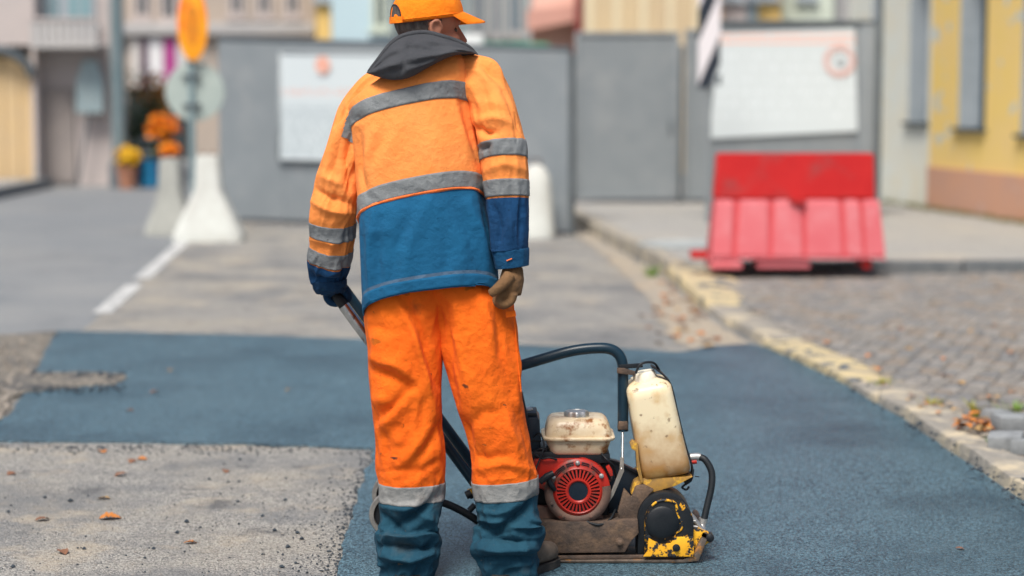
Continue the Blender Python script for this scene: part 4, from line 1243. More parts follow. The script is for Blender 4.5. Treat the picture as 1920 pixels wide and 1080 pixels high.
# weeds
M_grass = mat("fresh_green_weed", (.10, .22, .03), (.20, .30, .04), 20, .7)
M_grassy = mat("yellowing_weed", (.40, .34, .05), (.22, .28, .04), 20, .7)
def weed(label, px, py, n, h, spread, m, z=APR_Z, seed=0):
    g_ = G(px, py, z); rr_ = random.Random(seed + px); V, F = [], []
    for _ in range(n):
        a = rr_.uniform(0, 6.28); d = rr_.random() * spread; lean = rr_.uniform(.2, 1.0); hh = h * rr_.uniform(.5, 1.1)
        b0 = Vector((g_.x + d * math.cos(a), g_.y + d * math.sin(a), z)); dr = Vector((math.cos(a), math.sin(a), 0)); sd = Vector((-dr.y, dr.x, 0)) * rr_.uniform(.003, .007)
        o_ = len(V)
        for t in (0, .4, .75, 1):
            p = b0 + dr * lean * hh * t * t + Vector((0, 0, hh * (t - .25 * t * t)))
            w = sd * (1 - t * .95); V += [p - w, p + w]
        for i in range(3): F.append((o_ + 2 * i, o_ + 2 * i + 1, o_ + 2 * i + 3, o_ + 2 * i + 2))
    o_ = mesh("weed_tuft", V, F, m, None, loc=(g_.x, g_.y, z))
    tag(o_, label, "weed")
weed("bright green weed tuft at the right edge above the paving block", 1908, 776, 70, .07, .10, M_grass)
weed("yellow green weed growing out of the leaf heap", 1828, 780, 26, .10, .02, M_grassy)
weed("low yellow green weed on the broken kerb near its corner", 1745, 760, 40, .045, .06, M_grassy)
weed("green weed tuft beside the kerb corner under the barrier", 1222, 518, 60, .12, .07, M_grass, z=.01)
weed("low green weed between the loose blocks", 1866, 835, 26, .04, .04, M_grass)
weed("thin green weed strip along the kerb joint", 1655, 720, 40, .04, .08, M_grassy)
# moss and grass along the foot of the yellow house
V, F = [], []
rr_ = random.Random(2)
for k in range(900):
    u_ = rr_.uniform(.2, 5.5); p = HA + hu * u_ + hn * abs(rr_.gauss(.05, .09)) + Vector((0, 0, PAVE_Z))
    hh = rr_.uniform(.02, .07); a = rr_.uniform(0, 6.28); s_ = Vector((math.cos(a), math.sin(a), 0)) * .008; o_ = len(V)
    V += [p - s_, p + s_, p + Vector((rr_.gauss(0, .02), rr_.gauss(0, .02), hh))]; F.append((o_, o_ + 1, o_ + 2))
tag(mesh("wall_foot_grass", V, F, mat("olive_moss", (.11, .12, .04), (.16, .15, .06), 9, .9), None, smooth=False), "olive moss and grass along the foot of the yellow house", "grass", kind="stuff")
# ================================================================== PLATE COMPACTOR
YN, YF = 6.17, 6.53
GZ = .014
base_pt = W(1120, 1060, (YN + YF) / 2)
pc = empty("plate_compactor", (base_pt.x, (YN + YF) / 2, GZ), "worn plate compactor with red engine and cream water tank beside the worker", "plate compactor")
M_dirtsteel = mat("dirty_brown_steel", (.135, .092, .068), (.055, .044, .038), 26, .7, bump=.7, bscale=120, bdist=.003, col3=(.21, .135, .085), scale3=11, lo3=.52, hi3=.68, metal=.15)
M_plate_m = mat("scraped_base_plate", (.20, .16, .13), (.09, .075, .065), 30, .55, metal=.45, bump=.5, bscale=90, bdist=.003, col3=(.50, .22, .05), scale3=16, lo3=.56, hi3=.66)
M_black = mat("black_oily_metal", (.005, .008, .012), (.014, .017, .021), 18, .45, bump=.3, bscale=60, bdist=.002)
M_dkblue = mat("dark_blue_black_paint", (.006, .014, .026), (.010, .019, .032), 12, .38)
M_tube = mat("dark_petrol_tube_paint", (.006, .024, .042), (.010, .032, .052), 14, .32, col3=(.09, .07, .055), scale3=18, lo3=.62, hi3=.7)
M_chrome = mat("worn_bright_steel", (.55, .58, .60), (.22, .24, .26), 25, .25, metal=1.0, col3=(.10, .10, .11), scale3=20, lo3=.55, hi3=.62, stretch=(1, 1, .5))
M_yel_w = mat("chipped_yellow_paint", (.78, .36, .015), (.85, .47, .03), 20, .45, col3=(.018, .022, .028), scale3=36, lo3=.51, hi3=.545, bump=.4, bscale=60, bdist=.002)
M_blk_y = mat("oily_black_over_yellow", (.006, .009, .013), (.015, .018, .022), 20, .42, col3=(.70, .34, .02), scale3=30, lo3=.57, hi3=.595, bump=.4, bscale=60, bdist=.002)
M_yel_b = mat("dirty_yellow_brown", (.48, .26, .05), (.22, .14, .06), 18, .6, col3=(.70, .40, .04), scale3=24, lo3=.55, hi3=.62)
M_eng_red = mat("engine_red_paint", (.47, .022, .012), (.36, .02, .013), 16, .38, col3=(.10, .045, .035), scale3=24, lo3=.54, hi3=.68)
M_eng_dirty = mat("dirt_covered_red", (.17, .10, .075), (.10, .07, .06), 16, .75, col3=(.34, .05, .03), scale3=20, lo3=.60, hi3=.7, bump=.4, bscale=90, bdist=.002)
M_cream = mat("stained_cream_paint", (.74, .65, .48), (.58, .44, .26), 14, .33, col3=(.25, .10, .03), scale3=17, lo3=.53, hi3=.62)
M_jug = mat("stained_milky_plastic", (.83, .76, .58), (.76, .64, .42), 10, .45, col3=(.56, .34, .13), scale3=9, lo3=.56, hi3=.74)
M_jugrust = mat("rust_stained_plastic", (.60, .36, .13), (.42, .22, .07), 16, .5, col3=(.72, .58, .36), scale3=13, lo3=.5, hi3=.66)
M_silver = mat("dull_aluminium", (.62, .62, .60), (.42, .41, .39), 40, .38, metal=.8)
M_rubber = mat("black_rubber_hose", (.007, .011, .015), (.013, .017, .021), 30, .55)
M_tyre = mat("grey_worn_wheel", (.13, .13, .13), (.24, .235, .22), 40, .6)

def XZ(px, py, Y=YN):
    p = W(px, py, Y); return (p.x, p.z)
def prism(name, pix, y0, y1, m, parent=pc, bevel=.004, Y=None):
    poly = [XZ(a, b, Y or y0) for a, b in pix]
    return from_bm(name, prism_bm(poly, y0, y1, bevel), m, parent, smooth=True, angle=35)

# base plate with upturned nose and tail
def zc(z): return max(z, GZ + .0005)
bpoly = [XZ(905, 1040), XZ(930, 1066), XZ(1000, 1069), XZ(1285, 1068), XZ(1310, 1052), XZ(1326, 1012), XZ(1316, 1008), XZ(1298, 1042), XZ(1280, 1049), XZ(1000, 1052), XZ(938, 1050), XZ(915, 1034)]
zmin = min(p[1] for p in bpoly)
bpoly = [(x, z - zmin + GZ + .001) if False else (x, max(z, GZ + .002)) for x, z in bpoly]
from_bm("base_plate", prism_bm(bpoly, YN, YF, .004), M_plate_m, pc, smooth=True, angle=35)
base = bpy.data.objects["base_plate"]
prism("edge_lip", [(1000, 1049.5), (1286, 1046.5), (1286, 1040), (1000, 1043)], YN + .012, YN + .022, M_dirtsteel, base, .002)
# engine deck
prism("engine_deck", [(960, 978), (1128, 978), (1196, 974), (1198, 1000), (1186, 1012), (1178, 1024), (1172, 1036), (1010, 1038), (960, 1038)], YN + .025, YF - .03, M_dirtsteel)
deck = bpy.data.objects["engine_deck"]
for (a, b) in ((1162, 1017), (1028, 1020)):
    p = W(a, b, YN + .02)
    lathe("bolt", p + Vector((0, .007, 0)), (0, -1, 0), [(.014, 0), (.014, .004), (.009, .005), (.009, .013), (.006, .015)], M_dirtsteel, deck, seg=6 if a < 1100 else 12)
prism("rubber_mount", [(1010, 1039), (1060, 1039), (1060, 1050), (1010, 1050)], YN + .06, YN + .12, M_rubber, pc, .003)
prism("rubber_mount", [(1110, 1037), (1160, 1037), (1160, 1049), (1110, 1049)], YN + .06, YN + .12, M_rubber, pc, .003)
prism("under_shadow_block", [(1000, 1040), (1190, 1038), (1190, 1050), (1000, 1050)], YN + .13, YF - .06, M_black, pc, .003)  # black block added as the shadow under the engine deck
bpy.data.objects["under_shadow_block"].name = "under_deck_shade_block"

# exciter: black arched guard behind, rounded yellow-black cover in front
def arch(cx, cy, r, foot, left, right, n=20):
    pts = [(left, foot)]
    for k in range(n + 1):
        t = math.pi - math.pi * k / n
        pts.append((cx + r * math.cos(t), cy - r * math.sin(t)))
    pts.append((right, foot))
    return pts
prism("belt_guard_disc", arch(1246, 973, 51, 1046, 1195, 1297), YN + .04, YN + .16, M_black, pc, .008)
prism("exciter_cover", arch(1255, 982, 46, 1044, 1209, 1301), YN + .004, YN + .038, M_blk_y, pc, .008)
cov = bpy.data.objects["exciter_cover"]
# yellow foot of the casting
prism("yellow_foot", [(1206, 1044), (1214, 1034), (1216, 1008), (1224, 1014), (1240, 1021), (1258, 1019), (1266, 1008), (1300, 1006), (1302, 1044)], YN - .008, YN + .0035, M_yel_w, cov, .003)
# worn round boss
cb = W(1242, 979, YN + .004)
lathe("boss", cb, (0, -1, 0), [(.052, -.002), (.052, .008), (.046, .012), (.02, .013), (.0, .013)], M_black, cov, seg=36)
# yellow raised bead round the boss
bead = [(1222, 948), (1234, 940), (1250, 938), (1264, 942), (1269, 952), (1270, 966), (1278, 980), (1277, 992), (1266, 1000), (1264, 1008)]
tube("bead", [W(a, b, YN + .003) for a, b in bead], .0042, M_yel_w, cov, seg=8, smooth_n=4)
tube("bead", [W(a, b, YN + .003) for a, b in ((1210, 1003), (1213, 1012), (1224, 1020), (1240, 1024), (1256, 1021))], .004, M_yel_w, cov, seg=8, smooth_n=4)
lathe("bolt", W(1268, 1027, YN - .008), (0, -1, 0), [(.012, -.002), (.012, .003), (.008, .004), (.008, .012), (.003, .013)], M_black, cov, seg=20)
lathe("bolt", W(1216, 1008, YN + .002), (0, -1, 0), [(.009, -.002), (.009, .006), (.004, .008)], M_black, cov, seg=14)
lathe("bolt", W(1264, 1042, YN - .006), (0, -1, 0), [(.006, -.002), (.006, .006), (.002, .008)], M_black, cov, seg=12)
# yellow nose bracket
prism("nose_bracket", [(1292, 1044), (1294, 988), (1312, 992), (1336, 1004), (1334, 1014), (1318, 1026), (1308, 1042)], YN + .02, YN + .06, M_yel_w, pc, .005)
lathe("nose_pin", W(1331, 1008, YN + .02), (0, -1, 0), [(.013, -.03), (.013, .008), (.006, .012)], M_black, pc, seg=18)
prism("nose_bracket", [(1292, 1044), (1294, 988), (1312, 992), (1336, 1004), (1334, 1014), (1318, 1026), (1308, 1042)], YF - .08, YF - .04, M_yel_w, pc, .005)

# tank support: yellow-brown console
prism("tank_console", [(1183, 926), (1190, 906), (1206, 897), (1300, 894), (1266, 912), (1244, 918), (1214, 934), (1196, 946)], YN + .07, YF - .06, M_yel_b, pc, .005)
prism("side_bracket", [(1158, 960), (1170, 916), (1184, 932), (1192, 912), (1206, 908), (1226, 918), (1208, 938), (1197, 968), (1195, 977), (1164, 977)], YN + .055, YN + .075, M_dirtsteel, pc, .003)
# dark belt guard plate rising diagonally behind
prism("belt_guard", [(1120, 980), (1128, 900), (1140, 863), (1160, 868), (1214, 896), (1214, 930), (1180, 980)], YN + .14, YN + .20, M_dkblue, pc, .006)
prism("guard_edge", [(1139, 861), (1160, 866), (1214, 894), (1214, 898), (1158, 870), (1139, 865)], YN + .130, YN + .139, M_black, pc, .001)

# ---------------------------------------------------------------- engine
YE = YN + .03
eng = prism("engine_block", [(990, 870), (1140, 870), (1142, 978), (990, 978)], YE + .085, YE + .27, M_black, pc, .01)
prism("crankcase", [(1000, 950), (1120, 950), (1135, 978), (990, 978)], YE + .045, YE + .084, M_eng_dirty, eng, .006)
# red shroud
cF = (1083, 921)
shr = [(1001, 862), (1090, 861)]
for k in range(19):
    t = R(85) - R(175) * k / 18
    shr.append((cF[0] + 62 * math.cos(t), cF[1] - 62 * math.sin(t)))
for k in range(8):
    t = R(-98) - R(82) * k / 7
    shr.append((cF[0] + 62 * math.cos(t), cF[1] - 62 * math.sin(t)))
shr += [(1006, 912), (1001, 900)]
o = prism("fan_shroud", shr, YE + .012, YE + .08, M_eng_red, eng, .007)
shroud = o
def disc_pt(r, t, y): # polar on the fan face in photo pixels
    return W(cF[0] + r * math.cos(t), cF[1] - r * math.sin(t), y)
# lower dirty ring
V, F = [], []
n = 60
for k in range(n + 1):
    t = R(10) - R(220) * k / n
    for (r, y) in ((45, YE + .010), (47, YE - .003), (58, YE - .001), (62.5, YE + .011)):
        V.append(disc_pt(r, t, y))
for k in range(n):
    for j in range(3):
        F.append((k * 4 + j, k * 4 + j + 1, (k + 1) * 4 + j + 1, (k + 1) * 4 + j))
mesh("dirty_rim", V, F, M_eng_dirty, eng)
# recoil cover: black well, then red ring work with 30 radial spokes
cw = W(cF[0] + 1, cF[1] - 2, YE + .0115)
PXM = FPX / YE
lathe("fan_well", cw, (0, -1, 0), [(.0, 0), (46 / PXM, 0), (46 / PXM, .004), (0, .004)], M_black, eng, seg=48)
rec_c = cw
rec = lathe("recoil_cover", rec_c, (0, -1, 0), [(41 / PXM, .003), (41 / PXM, .014), (43 / PXM, .016), (48 / PXM, .010), (50 / PXM, .003), (41 / PXM, .003)], M_eng_red, eng, seg=60)
lathe("inner_ring", rec_c, (0, -1, 0), [(18.5 / PXM, .003), (18.5 / PXM, .017), (21 / PXM, .020), (24.5 / PXM, .0195), (24.5 / PXM, .003), (18.5 / PXM, .003)], M_eng_red, rec, seg=48)
lathe("hub", rec_c, (0, -1, 0), [(0, .004), (18.3 / PXM, .004), (18.3 / PXM, .014), (0, .015)], M_dkblue, rec, seg=40)
ns = 32
bmv = []
for k in range(ns):
    t = 2 * math.pi * (k + .5) / ns
    e = Vector((math.cos(t), 0, math.sin(t))); s = Vector((-math.sin(t), 0, math.cos(t)))
    r0, r1, hw = 23.5 / PXM, 42.0 / PXM, .0019
    c0_, c1_ = rec_c + e * r0, rec_c + e * r1
    yy0, yy1 = -.006, -.0185
    hw2 = hw * 1.6
    V = [c0_ - s * hw + Vector((0, yy0, 0)), c0_ + s * hw + Vector((0, yy0, 0)), c1_ + s * hw2 + Vector((0, yy0, 0)), c1_ - s * hw2 + Vector((0, yy0, 0)),
         c0_ - s * hw + Vector((0, yy1, 0)), c0_ + s * hw + Vector((0, yy1, 0)), c1_ + s * hw2 + Vector((0, yy1 + .004, 0)), c1_ - s * hw2 + Vector((0, yy1 + .004, 0))]
    mesh("spoke", V, [(0, 1, 2, 3), (4, 5, 6, 7), (0, 1, 5, 4), (1, 2, 6, 5), (2, 3, 7, 6), (3, 0, 4, 7)], M_eng_red, rec, smooth=False)
# outer vent slots: dark arcs in the red face
for (a0, a1) in ((118, 146), (98, 114), (66, 82), (36, 60)):
    for r in (47.5, 51.0, 54.5):
        pts = [disc_pt(r, R(a0 + (a1 - a0) * k / 8), YE + .0030) for k in range(9)]
        tube("vent_slot", pts, .0016, M_black, rec, seg=6)
# face plate ring that carries the vents
V, F = [], []
for k in range(41):
    t = R(-10) + R(200) * k / 40
    for (r, y) in ((45, YE + .004), (57, YE + .005), (61.5, YE + .0125)):
        V.append(disc_pt(r, t, y))
for k in range(40):
    for j in range(2): F.append((k * 3 + j, k * 3 + j + 1, (k + 1) * 3 + j + 1, (k + 1) * 3 + j))
mesh("vent_plate", V, F, M_eng_red, rec)
for ang in (90, 150, 33, -62, -120, 205):
    p = disc_pt(53, R(ang), YE + .002)
    lathe("bolt", p, (0, -1, 0), [(.0075, -.004), (.0075, .003), (.0045, .004), (.0045, .009), (.002, .010)], M_silver if ang in (150, 33, 90) else M_eng_dirty, rec, seg=14)
# recoil grip
tube("recoil_handle", [W(1012, 904, YE - .02), W(1026, 893, YE - .022), W(1038, 887, YE - .02)], [.010, .0115, .010], M_black, eng, seg=12)
tube("recoil_rope_guide", [W(1026, 896, YE - .018), W(1033, 908, YE - .012), W(1040, 918, YE + .0)], [.008, .010, .008], M_black, eng, seg=12)
# ignition switch
prism("red_switch", [(1136, 876), (1142, 872), (1148, 882), (1150, 892), (1144, 893)], YE + .01, YE + .03, M_eng_red, eng, .002)
tube("switch_lead", [W(1147, 892, YE + .02), W(1146, 900, YE + .04), W(1140, 905, YE + .09)], .0025, M_silver, eng, seg=8)
# dark upper engine, air filter, carb
prism("air_filter", [(972, 782), (1009, 782), (1012, 788), (1014, 846), (972, 848)], YE + .06, YE + .20, M_dkblue, eng, .008)
prism("air_filter_lid", [(975, 774), (1006, 774), (1008, 781), (973, 781)], YE + .07, YE + .19, M_black, eng, .003)
lathe("filter_knob", W(990, 773, YE + .13), (0, 0, 1), [(.016, -.002), (.016, .012), (.01, .016), (0, .016)], M_silver, eng, seg=16)
prism("filter_seam", [(971, 826), (1015, 826), (1015, 829), (971, 829)], YE + .057, YE + .203, M_black, eng, .001)
prism("engine_top", [(1000, 846), (1144, 851), (1144, 869), (990, 869)], YE + .035, YE + .25, M_black, eng, .006)
tube("carburettor_link", [W(1006, 846, YE + .05), W(1014, 842, YE + .04), W(1022, 843, YE + .04), W(1028, 838, YE + .05)], .005, M_black, eng, seg=8, smooth_n=4)
# fuel tank: pressed upper and lower shells with a rolled seam
def rring(px0, px1, py, y0, y1, rad, n=8):
    a, b = W(px0, py, y0), W(px1, py, y0)
    z = a.z; x0, x1 = a.x, b.x
    pts = []
    for (cx, cy, s) in ((x1 - rad, y0 + rad, -90), (x1 - rad, y1 - rad, 0), (x0 + rad, y1 - rad, 90), (x0 + rad, y0 + rad, 180)):
        for k in range(n + 1):
            t = R(s + 90 * k / n)
            pts.append(Vector((cx + rad * math.cos(t), cy + rad * math.sin(t), z)))
    return pts
def shell(name, rows, m, parent, cap_top=True, cap_bot=True):
    V, F = [], []
    n = None
    for r_ in rows:
        ring = rring(*r_); n = len(ring); V += ring
    for i in range(len(rows) - 1):
        for k in range(n): F.append((i * n + k, i * n + (k + 1) % n, (i + 1) * n + (k + 1) % n, (i + 1) * n + k))
    if cap_bot: F.append(tuple(range(n)))
    if cap_top: F.append(tuple(range((len(rows) - 1) * n, len(rows) * n)))
    return mesh(name, V, F, m, parent, angle=50)
T0, T1 = YE + .02, YE + .215
tank = shell("fuel_tank", [(1034, 1136, 853, T0 + .016, T1 - .016, .025), (1031, 1139, 850, T0 + .010, T1 - .010, .028), (1027, 1143, 838, T0 + .006, T1 - .006, .03), (1023, 1147, 827, T0 + .003, T1 - .003, .03),
                          (1022, 1148, 822, T0 + .003, T1 - .003, .03), (1024, 1146, 808, T0 + .004, T1 - .004, .034), (1028, 1140, 794, T0 + .012, T1 - .012, .036), (1034, 1133, 787, T0 + .022, T1 - .022, .036), (1044, 1122, 783, T0 + .04, T1 - .04, .036), (1064, 1104, 781.5, T0 + .07, T1 - .07, .02)], M_cream, pc)
shell("seam_flange", [(1018, 1152, 828, T0 - .006, T1 + .006, .034), (1016, 1154, 826, T0 - .009, T1 + .009, .036), (1016, 1154, 823, T0 - .009, T1 + .009, .036), (1019, 1151, 821, T0 - .006, T1 + .006, .034)], M_cream, tank)
fc = W(1081, 783, (T0 + T1) / 2 - .02)
V, F = [], []
n = 48
for (r, h) in ((.034, -.004), (.038, .0), (.038, .016), (.035, .022), (.030, .023), (.028, .021), (0.001, .022)):
    for k in range(n):
        t = 2 * math.pi * k / n
        q = r * (1 + (.06 * math.cos(8 * t) if .033 < r else 0))
        V.append(fc + Vector((q * math.cos(t), q * math.sin(t), h)))
for i in range(6):
    for k in range(n): F.append((i * n + k, i * n + (k + 1) % n, (i + 1) * n + (k + 1) % n, (i + 1) * n + k))
mesh("fuel_cap", V, F, M_silver, tank, angle=40)
# muffler at the back
prism("muffler", [(1050, 858), (1140, 858), (1140, 905), (1050, 905)], YE + .275, YE + .34, M_rust, eng, .015)

# leads and small cables round the engine
tube("ignition_lead", [W(1004, 852, YE + .03), W(1016, 860, YE + .005), W(1030, 858, YE + .0), W(1044, 862, YE + .008)], .0032, M_rubber, eng, seg=8, smooth_n=5)
tube("throttle_cable", [W(1000, 820, YE + .05), W(1012, 812, YE + .03), W(1020, 836, YE + .01), W(1010, 866, YE + .0), W(1002, 884, YE - .01)], .0028, M_black, eng, seg=8, smooth_n=5)
tube("fuel_line", [W(1128, 851, YE + .03), W(1138, 862, YE + .01), W(1150, 874, YE + .03), W(1156, 900, YE + .06)], .0034, M_rubber, eng, seg=8, smooth_n=5)
tube("drain_hose", [W(1100, 978, YE + .0), W(1122, 984, YE - .006), W(1142, 976, YE + .01), W(1154, 956, YE + .05)], .004, M_rubber, eng, seg=8, smooth_n=5)
# ---------------------------------------------------------------- guard frame tube and throttle lever
YT = 6.30
fp = bend([W(1168, 808, YT), W(1168, 652, YT), W(1085, 653, YT), W(950, 693, YT), W(908, 706, YT), W(912, 990, YT)], .085, 10)
fp = [p for p in fp]
frame = tube("guard_frame", fp, 10.3 / (FPX / YT), M_tube, pc, seg=18)
fp2 = bend([W(1110, 900, YT + .17), W(1110, 648, YT + .17) + Vector((0, 0, -.1)), W(1000, 700, YT + .17)], .06, 8)
# flattened tube end, cable and lever
prism("tube_end", [(1158, 806), (1178, 806), (1177, 790), (1160, 790)], YT - .020, YT + .020, M_dirtsteel, frame, .005)
tube("lever_rod", [W(1167.5, 808, YT - .01), W(1167, 862, YT - .06), W(1165, 880, YT - .08)], .0032, M_silver, frame, seg=8)
prism("throttle_lever", [(1163, 858), (1170, 858), (1170, 884), (1150, 930), (1140, 946), (1136, 944), (1146, 922), (1162, 880)], YN + .05, YN + .058, mat("dusty_lever_steel", (.34, .32, .28), (.22, .20, .18), 30, .6, metal=.4), pc, .002)
prism("control_strip", [(972, 735), (980, 735), (994, 800), (984, 800)], YE + .04, YE + .06, M_dkblue, pc, .003)
# bracket holding the water tank
prism("tank_clamp", [(1160, 684), (1204, 681), (1206, 689), (1180, 691), (1160, 693)], YT - .022, YT - .012, M_black, pc, .002)
prism("tank_clamp", [(1157, 690), (1170, 690), (1192, 697), (1190, 704), (1157, 700)], YT - .025, YT - .014, M_dirtsteel, pc, .002)
# ---------------------------------------------------------------- water tank (tilted jug)
J0, J1 = YN + .06, YN + .26
tl, tr, br_, bl = (1176, 738), (1259, 722), (1297, 884), (1204, 902)
def jq(u, v):   # u across, v up from bottom 0..1
    a = np.array(bl) * (1 - u) + np.array(br_) * u; b = np.array(tl) * (1 - u) + np.array(tr) * u
    return tuple(a * (1 - v) + b * v)
rows = []
def jring(u0, u1, v, ins, rad=.03, n=7):
    a = W(*jq(u0, v), J0); b = W(*jq(u1, v), J0)
    d = (b - a); L_ = d.length; d.normalize()
    y0, y1 = J0 + ins, J1 - ins
    pts = []
    for (cx, cy, s) in ((L_ - rad, y0 + rad, -90), (L_ - rad, y1 - rad, 0), (rad, y1 - rad, 90), (rad, y0 + rad, 180)):
        for k in range(n + 1):
            t = R(s + 90 * k / n)
            p = a + d * (cx + rad * math.cos(t)); pts.append(Vector((p.x, cy + rad * math.sin(t), p.z)))
    return pts
spec = [(.08, .92, -.035, .03, .02), (.03, .97, -.02, .012, .028), (0, 1, .02, .002, .03), (-.005, 1.005, .12, -.002, .03), (0, 1, .3, 0, .03), (.0, 1.0, .6, 0, .03), (0, 1, .9, 0, .03), (.0, 1.0, .99, .002, .03), (.03, .95, 1.03, .012, .03), (.10, .84, 1.065, .04, .025), (.16, .76, 1.085, .055, .018), (.17, .75, 1.10, .058, .016)]
V, F = [], []
for (u0, u1, v, ins, rad) in spec:
    ring = jring(u0, u1, v, ins, rad); n = len(ring); V += ring
V2 = []
for p in V:
    k = mnoise.noise((p.x * 9, p.y * 9, p.z * 9)) * .004
    V2.append(p + Vector((0, -abs(k) if p.y > J0 + .1 else k, 0)))
for i in range(len(spec) - 1):
    for k in range(n): F.append((i * n + k, i * n + (k + 1) % n, (i + 1) * n + (k + 1) % n, (i + 1) * n + k))
F.append(tuple(range(n))); F.append(tuple(range((len(spec) - 1) * n, len(spec) * n)))
jug = mesh("water_tank", V2, F, M_jug, pc, angle=60)
# give the bottom the deep rust stain it has (stain on the plastic)
jm = bpy.data.materials.new("milky_plastic_rust_stained_bottom"); jm.use_nodes = True
N, L = jm.node_tree.nodes, jm.node_tree.links
b = N["Principled BSDF"]; b.inputs["Roughness"].default_value = .42; b.inputs["Subsurface Weight"].default_value = .05; b.inputs["Subsurface Radius"].default_value = (.02, .012, .006)
tc = N.new("ShaderNodeTexCoord"); sxyz = N.new("ShaderNodeSeparateXYZ"); L.new(tc.outputs["Object"], sxyz.inputs[0])
nz = N.new("ShaderNodeTexNoise"); nz.inputs["Scale"].default_value = 21; nz.inputs["Detail"].default_value = 6; L.new(tc.outputs["Object"], nz.inputs["Vector"])
nz2 = N.new("ShaderNodeTexNoise"); nz2.inputs["Scale"].default_value = 34; nz2.inputs["Detail"].default_value = 8; L.new(tc.outputs["Object"], nz2.inputs["Vector"])
zb_ = W(1250, 896, J0).z - pc.location.z
ad = N.new("ShaderNodeMath"); ad.operation = 'MULTIPLY_ADD'; ad.inputs[1].default_value = -.22; L.new(nz.outputs["Fac"], ad.inputs[0]); L.new(sxyz.outputs[2], ad.inputs[2])
r1 = N.new("ShaderNodeMapRange"); r1.inputs["From Min"].default_value = zb_ + .10; r1.inputs["From Max"].default_value = zb_ - .10; L.new(ad.outputs[0], r1.inputs["Value"])
m1 = N.new("ShaderNodeMix"); m1.data_type = 'RGBA'; m1.inputs["A"].default_value = (.76, .665, .455, 1); m1.inputs["B"].default_value = (.34, .15, .03, 1); L.new(r1.outputs[0], m1.inputs["Factor"])
r2 = N.new("ShaderNodeMapRange"); r2.inputs["From Min"].default_value = .46; r2.inputs["From Max"].default_value = .75; r2.inputs["To Max"].default_value = .7; L.new(nz.outputs["Fac"], r2.inputs["Value"])
m2 = N.new("ShaderNodeMix"); m2.data_type = 'RGBA'; m2.inputs["B"].default_value = (.56, .36, .14, 1); L.new(r2.outputs[0], m2.inputs["Factor"]); L.new(m1.outputs["Result"], m2.inputs["A"])
r3 = N.new("ShaderNodeMapRange"); r3.inputs["From Min"].default_value = .63; r3.inputs["From Max"].default_value = .69; r3.inputs["To Max"].default_value = .8; L.new(nz2.outputs["Fac"], r3.inputs["Value"])
m3 = N.new("ShaderNodeMix"); m3.data_type = 'RGBA'; m3.inputs["B"].default_value = (.16, .09, .04, 1); L.new(r3.outputs[0], m3.inputs["Factor"]); L.new(m2.outputs["Result"], m3.inputs["A"])
L.new(m3.outputs["Result"], b.inputs["Base Color"])
jug.data.materials[0] = jm
# neck with screw cap
ax = (W(*jq(.5, 1.0), J0 + .08) - W(*jq(.5, .2), J0 + .08)).normalized()
nc = W(*jq(.45, 1.13), J0 + .075)
M_capw = mat("white_cap_plastic", (.86, .84, .76), (.76, .68, .46), 18, .45)
lathe("tank_cap", nc - ax * .012, ax, [(.030, -.018), (.032, -.004), (.037, -.003), (.039, .012), (.037, .030), (.033, .036), (.0, .037)], M_capw, jug, seg=12)
# wire and strap over the cap and down the right side
tube("retaining_wire", [W(1192, 700, J0 + .03), W(1200, 684, J0 + .03), W(1215, 679, J0 + .04), W(1228, 682, J0 + .05), W(1236, 694, J0 + .07)], .004, M_black, pc, seg=8, smooth_n=5)
st = [(1222, 684), (1232, 690), (1248, 704), (1260, 722), (1272, 772), (1286, 830), (1299, 872), (1298, 890), (1286, 908)]
pts = catmull([W(a, b_, J0 + .07) for a, b_ in st], 5)
V, F = [], []
for i, p in enumerate(pts):
    t = (pts[min(i + 1, len(pts) - 1)] - pts[max(i - 1, 0)]).normalized(); nn_ = Vector((t.z, 0, -t.x))
    for (o1, dy) in ((.001, -.025), (.006, -.025), (.006, .025), (.001, .025)):
        V.append(p + nn_ * o1 * -1 * (-1) + Vector((0, dy, 0)))
for i in range(len(pts) - 1):
    for k in range(4): F.append((i * 4 + k, i * 4 + (k + 1) % 4, (i + 1) * 4 + (k + 1) % 4, (i + 1) * 4 + k))
F.append((0, 1, 2, 3)); F.append(tuple(range(len(V) - 4, len(V))))
mesh("tank_strap", V, F, M_rubber, pc, angle=40)
tube("strap_hook", [W(1300, 880, J0 + .05), W(1296, 900, J0 + .05), W(1284, 909, J0 + .05), W(1279, 914, J0 + .05), W(1287, 918, J0 + .05), W(1292, 912, J0 + .05)], .0035, M_black, pc, seg=8, smooth_n=5)
# left side metal strip
prism("tank_clip", [(1181, 832), (1186, 826), (1196, 832), (1198, 860), (1206, 904), (1202, 906), (1194, 880), (1192, 846), (1184, 842)], J0 - .006, J0 + .03, M_yel_b, pc, .002)
# outlet, hose, spray bar
tube("outlet_fitting", [W(1294, 857, J0 + .06), W(1306, 856, J0 + .06), W(1313, 857, J0 + .06)], .0125, M_silver, pc, seg=14)
tube("outlet_seal", [W(1297, 866, J0 + .058), W(1306, 865, J0 + .058)], .008, M_eng_red, pc, seg=12)
tube("water_hose", [W(1310, 857, J0 + .06), W(1322, 862, J0 + .05), W(1334, 884, J0 + .04), W(1334, 912, J0 + .03), W(1326, 948, J0 + .02), W(1319, 978, J0 + .01)], 6.6 / (FPX / YN), M_rubber, pc, seg=14, smooth_n=8)
tube("hose_clip", [W(1319, 972, J0 + .01), W(1317, 982, J0 + .01)], .0145, M_silver, pc, seg=14)
tube("spray_valve", [W(1318, 978, J0 + .01), W(1316, 992, J0), W(1322, 1006, J0 - .01)], [.010, .012, .010], M_silver, pc, seg=12)
tube("spray_bar", [W(1280, 952, YN + .05), W(1300, 972, YN + .05), W(1324, 1006, YN + .05)], .0095, M_silver, pc, seg=12)
